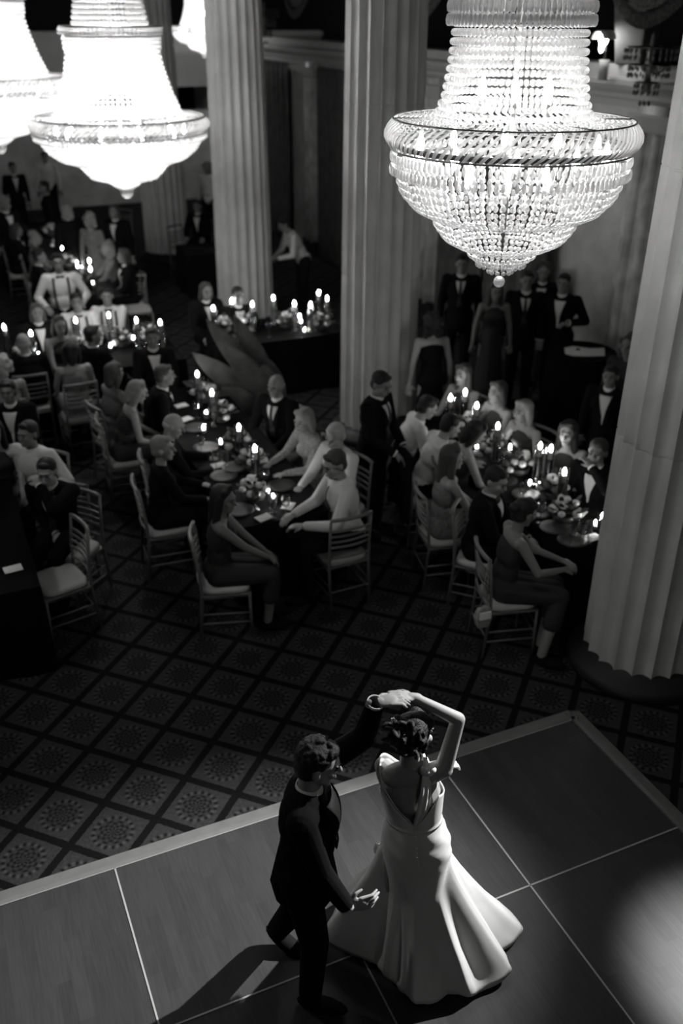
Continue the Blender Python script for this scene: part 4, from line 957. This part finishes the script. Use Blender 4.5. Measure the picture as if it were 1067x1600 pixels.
# middle table, right side (facing -a)
guest('grey-haired man in white shirt and dark tie, nearest on the right of the middle table', 523, 722, 200, H=1.05, chface=116, choff=(-.04, -.10), withchair=CL('under the man in white shirt and dark tie'), top='shirt', tie='long', hair='short', hm=HAIRM, lean=.18, pitch=.25, yaw=-.25, L=(-.10, .42, .74), Rr=(.12, .44, .74))
guest('older man with glasses in a white shirt behind the man with the tie', 524, 672, 222, zh=1.26, withchair=CL('under the older man with glasses'), top='shirt', hair='short', hm=HAIRG, lean=.14, pitch=.25, yaw=-.2, L=(-.16, .42, .74), Rr=(.10, .44, .76))
guest('blond woman in a pale patterned dress leaning on the middle table', 474, 672, 215, zh=1.10, withchair=CL('under the blond woman in the pale dress'), fem=True, top='blouse', extra=PALEF, hair='bob', hm=HAIRL, lean=.22, L=(-.12, .45, .77), Rr=(.16, .42, .77), yaw=-.2, pitch=.15)
guest('man in a dark suit half hidden by the broad-leaved plant', 430, 603, 240, withchair=CL('under the suited man beside the plant'), top='suit', hair='bald', hm=HAIRG, lean=.12, tie='long', skin=SKIN2)
# table at the left edge
guest('man in a dark tuxedo resting his chin on his hand by the left table', 72, 735, 262, withchair=CL('under the man resting his chin on his hand'), top='tux', hair='short', lean=.22, pitch=.15, yaw=-.1, Rr=(.0, .16, .62), L=(.04, .22, 1.10), poleL=(-1, .3, -.6), tie='long')
guest('man in a white shirt with rolled sleeves seated by the left table, arm stretched out', 42, 678, 250, withchair=CL('under the white-shirted man at the left table'), top='shirt', hair='short', lean=.15, yaw=.1, L=(-.25, .30, .80), Rr=(.62, .28, .90), skin=SKIN2)
guest('dark-haired woman cut by the left edge of the picture', -12, 664, 290, zh=1.28, withchair=CL('under the woman at the left edge'), fem=True, top='dress', hair='long', lean=.1)
guest('man in a dark suit with open white shirt front at the left edge', 12, 612, 275, withchair=CL('under the suited man at the left edge'), top='open', hair='short', lean=.12, skin=SKIN2)
# suspendered men's table, backs to the camera
guest('woman seen from behind with a light-backed dress at the suspendered men\'s table', 110, 548, 118, withchair=CL('whose ladder back faces the camera, under the woman'), fem=True, top='dress', extra=GREYF, hair='bob', hm=HAIRD, yaw=.3)
guest('dark-suited man seen from behind, left of the woman in grey', 38, 545, 112, zh=1.14, withchair=CL('seen from behind below the grey-haired guest'), top='suit', hair='bald', hm=HAIRG)
guest('grey-haired woman in a patterned jacket at the left edge of the table', 0, 556, 110, zh=1.33, withchair=CL('under the grey-haired woman at left'), fem=True, top='blouse', extra=PALEF, hair='curly', hm=HAIRG)
guest('man in a dark suit twisting round towards the camera between the two women', 146, 525, 60, zh=1.2, withchair=CL('partly hidden by the woman in grey'), top='suit', hair='short', yaw=.6, skin=SKIN2)
guest('man in a tuxedo facing the camera with bright shirt front at the table corner', 238, 528, 285, withchair=CL('under the tuxedoed man facing the camera'), top='open', hair='short', lean=.08, skin=SKIN2)
# suspendered men, far side
guest('man in white shirt, bow tie and suspenders sitting upright behind the table', 92, 420, 288, Y=13.1, withchair=CL('under the upright man in suspenders'), top='vest', hair='short', lean=.05, skin=SKIN2, hips=(0, 0, .72), H=1.08, L=(-.22, .25, .85), Rr=(.22, .25, .85), legs=[((.105, .43, .62), (.10, .38, .09), (0, 1, 0)), ((-.105, .43, .62), (-.10, .40, .09), (0, 1, 0))])
guest('man in white shirt, bow tie and suspenders behind the tall candle', 120, 472, 290, withchair=CL('under the middle man in suspenders'), top='vest', hair='short', lean=.12, skin=SKIN2)
guest('man in white shirt and suspenders with folded arms, rightmost of the three', 167, 463, 280, withchair=CL('under the rightmost man in suspenders'), top='vest', hair='short', lean=.10, skin=SKIN2, L=(.05, .26, .86), Rr=(-.02, .30, .84))
guest('dim guest seated behind the flowers, left of the men in suspenders', 60, 500, 292, zh=1.12, top='suit', hair='bob', hm=HAIRM, lean=.1, skin=SKIN2)
guest('dim bare-armed guest beside the middle suspendered man', 93, 508, 300, zh=1.22, fem=True, top='dress', hair='bob', hm=HAIRM, lean=.1, skin=SKIN2)
# right-hand table, left side
guest('woman in a dark dress sitting sideways at the end of the right-hand table', 818, 800, 10, withchair=CL('with a small pale bag hanging from it'), fem=True, top='dress', hair='bun', lean=.16, yaw=-.3, pitch=.3, L=(.08, .44, .80), Rr=(.16, .42, .76), skin=SKIN2, legs=[((.20, .42, .54), (.34, .26, .09), (.5, .8, 0)), ((0, .45, .54), (.20, .30, .09), (.5, .8, 0))])
guest('smiling man in a tuxedo turned towards the camera at the right-hand table', 774, 738, 340, zh=1.27, withchair=CL('under the smiling man in a tuxedo'), top='tux', hair='short', lean=.14, pitch=.3, yaw=.35, L=(-.02, .42, .70), Rr=(.08, .40, .70))
guest('long-haired woman in a light patterned dress at the right-hand table', 708, 718, 12, zh=1.19, withchair=CL('under the long-haired woman in the light dress'), fem=True, top='dress', extra=GREYF, hair='long', hm=HAIRM, lean=.12, yaw=.1)
guest('dark-haired guest bowing the head between the long-haired woman and the white shirts', 738, 690, 5, zh=1.10, withchair=CL('under the guest bowing the head'), fem=True, top='dress', hair='bob', lean=.2, pitch=.5)
guest('man in a white shirt leaning forward over the table, nearer of two', 704, 656, 15, withchair=CL('draped with a black jacket, nearer one'), top='shirt', hair='short', lean=.42, pitch=.4, L=(-.1, .5, .8), Rr=(.2, .45, .8))
guest('man in a white shirt leaning far over the table, farther of two', 668, 632, 10, zh=1.17, withchair=CL('draped with a black jacket, farther one'), top='shirt', hair='short', lean=.48, pitch=.4, L=(-.1, .5, .8), Rr=(.2, .45, .8))
# right-hand table, right side
for lab, x, y, fc, kw in (
    ('long-haired woman leaning back at the far end of the right-hand table', 722, 592, 225, dict(fem=True, top='dress', hair='long', hm=HAIRM)),
    ('guest with bare arms behind the single low candle', 775, 630, 215, dict(fem=True, top='dress', hair='bob', hm=HAIRM)),
    ('blond woman resting both elbows on the right-hand table', 815, 640, 215, dict(fem=True, top='dress', hair='bob', hm=HAIRL, lean=.3, L=(-.1, .36, .82), Rr=(.12, .38, .80))),
    ('woman in a dark dress facing the camera beyond the twin candles', 886, 684, 240, dict(fem=True, top='dress', hair='long', hm=HAIRD)),
    ('guest in black holding a hand to the face beside the right column', 932, 714, 235, dict(fem=False, top='suit', hair='short', hm=HAIRM, L=(-.02, .22, 1.12), poleL=(-1, .3, -.6)))):
    guest(lab, x, y, fc, zh=1.10 if 'bare arms behind' in lab else 1.22 if 'blond' in lab else 1.17, withchair=CL('under the ' + lab[:40].rsplit(' ', 1)[0]), skin=SKIN2, **kw)
# standing people
guest('bearded waiter in a black suit standing before the middle column', 594, 585, 330, zh=1.67, pose='stand', top='suit', tie='long', hair='short', lean=.08, pitch=.3, yaw=.2, H=1.0, L=(-.10, .28, .98), Rr=(.12, .30, .98), skin=SKIN2)
guest('tall standing man in a dark suit left of the hanging crystal ball', 722, 412, 262, pose='stand', top='suit', tie='long', hair='short', H=1.05, skin=SKIN2)
guest('standing man in a dark suit and tie right of the hanging crystal ball', 824, 438, 262, pose='stand', top='suit', tie='long', hair='short', H=1.03, skin=SKIN2)
guest('standing man in a dark jacket with open white collar beside the marble wall', 880, 442, 245, pose='stand', top='open', hair='short', H=1.03, L=(-.14, .2, 1.15), skin=SKIN2)
guest('standing woman in dim patterned dress between the two suited men', 775, 455, 270, pose='stand', fem=True, top='dress', extra=DARKF, hair='long', hm=HAIRM, H=.98, skin=SKIN2, bottom=None)
guest('standing guest partly hidden behind the man with the open collar', 848, 436, 255, zh=1.50, pose='stand', top='suit', hair='curly', hm=HAIRM, H=1.0, skin=SKIN2)
guest('woman in a black dress standing with her back to the camera', 676, 482, 100, zh=1.72, pose='stand', fem=True, top='dress', extra=BLACKF, hair='curly', H=.98)
guest('woman with big curly hair standing behind the right column', 982, 540, 230, pose='stand', fem=True, top='blouse', extra=DARKF, hair='curly', hm=HAIRM, H=1.0, skin=SKIN2)
guest('small dim figure standing between the cocktail table and the right column', 953, 590, 240, zh=1.45, pose='stand', top='open', hair='short', H=.92, skin=SKIN2)
guest('person in a white shirt and dark vest bending beyond the second column', 444, 362, 200, zh=1.4, pose='stand', top='shirt', hair='short', lean=.5, pitch=.4, skin=SKIN2, L=(-.1, .45, 1.0), Rr=(.1, .5, .95))
guest('dark-haired seated guest in front of the second column', 372, 462, 290, withchair=CL('in front of the second column'), top='suit', hair='short', skin=SKIN2)
guest('dim seated guest left of the second column', 322, 455, 300, top='suit', hair='bob', hm=HAIRM, skin=SKIN2)
# the crowd far away on the left
far = [('guest in a pale shirt at the far wall under the glowing chandelier', 70, 245, 'shirt', 280, 'stand', 26-3.2), ('standing guest in dark clothes in the far left corner', 20, 262, 'suit', 300, 'stand', 0), ('dim guest standing under the largest part of the left chandelier', 68, 292, 'suit', 200, 'stand', 0),
       ('guest in grey standing at the far narrow table', 138, 344, 'blouse', 250, 'stand', 0), ('light-clothed guest seated right of the far narrow table', 166, 388, 'blouse', 204, 'sit', 0), ('guest seated beside the light-clothed one', 192, 400, 'suit', 204, 'sit', 0),
       ('dim guest seated left of the far candles, farthest', 28, 372, 'suit', 20, 'sit', 0), ('dim guest seated left of the far candles in pale clothes', 56, 372, 'blouse', 20, 'sit', 0), ('dim guest seated left of the far candles, nearest', 62, 400, 'suit', 24, 'sit', 0),
       ('guest in black standing left at the picture edge, far away', 8, 318, 'open', 320, 'stand', 0), ('pale-faced guest between the first two columns', 322, 262, 'shirt', 250, 'stand', 0), ('dim guest between the first two columns', 308, 322, 'suit', 260, 'sit', 0),
       ('guest standing with back turned, centre of the far crowd', 104, 330, 'suit', 120, 'stand', 0), ('tall dark guest in the far crowd below the chandelier point', 178, 330, 'suit', 250, 'stand', 0)]
for lab, x, y, tp, fc, ps, _ in far:
    guest(lab, x, y, fc, zh=1.08 if 'farthest' in lab else 1.215, pose=ps, top=tp, hair=('short', 'bob', 'curly')[(x+y) % 3], hm=(HAIRD, HAIRM, HAIRL)[(x*7+y) % 3], skin=SKIN2, fem=tp == 'blouse', vox=.012, withchair=CL('under the ' + ' '.join(lab.split()[:9])) if ps == 'sit' else None)

# empty chairs and small props
p = at(92, 905, .47); chair(p[0], p[1], math.radians(MA_+12)-PI/2, CL('standing empty beside the left table, fully visible seat'))
p = at(84, 868, .47); chair(p[0]+.12, p[1]+.12, math.radians(MA_+40)-PI/2, CL('tucked behind the empty one at the left table'))
for x, y, s, q in ((215, 480, 'standing empty beyond the suspendered men', 200), (187, 364, 'standing empty in the far crowd', 160), (288, 391, 'standing empty beside the first column', 230)):
    p = at(x, y, .49); chair(p[0], p[1], math.radians(q), CL(s))
for a, b, s in ((3.15, 6.35, 'with its back to the camera below the man with the tie'),):
    pass
# black jackets over chair backs
def jacket(x, y, rz, label):
    m = MB(); m.add(*box((0, -.235, .80), (.40, .05, .30))); 
    for i in range(7): q = -.2+.4*i/6; m.add(*cone((q, -.24, .92), .035, (q*1.12, -.27+.02*(i % 2), .34+.03*(i % 3)), .045))
    m.add(*cone((-.2, -.23, .93), .045, (.2, -.23, .93), .045)); o = fuse('black_jacket', m, BLACKF, .012, 4); o.location = (x, y, 0); o.rotation_euler.z = rz
    tag(o, label, 'jacket')
for o in [o for o in list(C.objects) if o.get('label', '').startswith(CL('draped'))]:
    jacket(o.location.x, o.location.y, o.rotation_euler.z, 'black jacket hung over the chair back of the leaning man, ' + ('nearer' if 'nearer' in o['label'] else 'farther') + ' one')
# small pale bag hanging from the lady's chair
ch = [o for o in C.objects if 'pale bag' in o.get('label', '')][0]; mw = Matrix.Translation(ch.location) @ Matrix.Rotation(ch.rotation_euler.z, 4, 'Z')
pt = mw @ Vector((.20, -.26, .42)); tp = mw @ Vector((.19, -.235, .93))
t = thing('handbag', 'small pale handbag hanging by its strap from the chair back', 'bag', tuple(pt), math.radians(20))
m = MB(); m.add(*loft([[(x*k, y*kk, z) for x, y in ((-1, -1), (1, -1), (1, 1), (-1, 1))] for z, k, kk in ((-.10, .03, .015), (-.08, .05, .03), (0, .07, .035), (.08, .055, .02), (.10, .03, .012))])); build('bag_body', m, PALEF, t, False, .01)
build('bag_flap', MB().add(*box((0, -.036, .03), (.10, .008, .07))), WHITEC, t, False, .003)
build('bag_strap', MB().add(*tube([(-.03, 0, .09), Vector((tp-pt)) + Vector((-.01, 0, .0)), (.03, 0, .09)], .006)), PALEF, t)
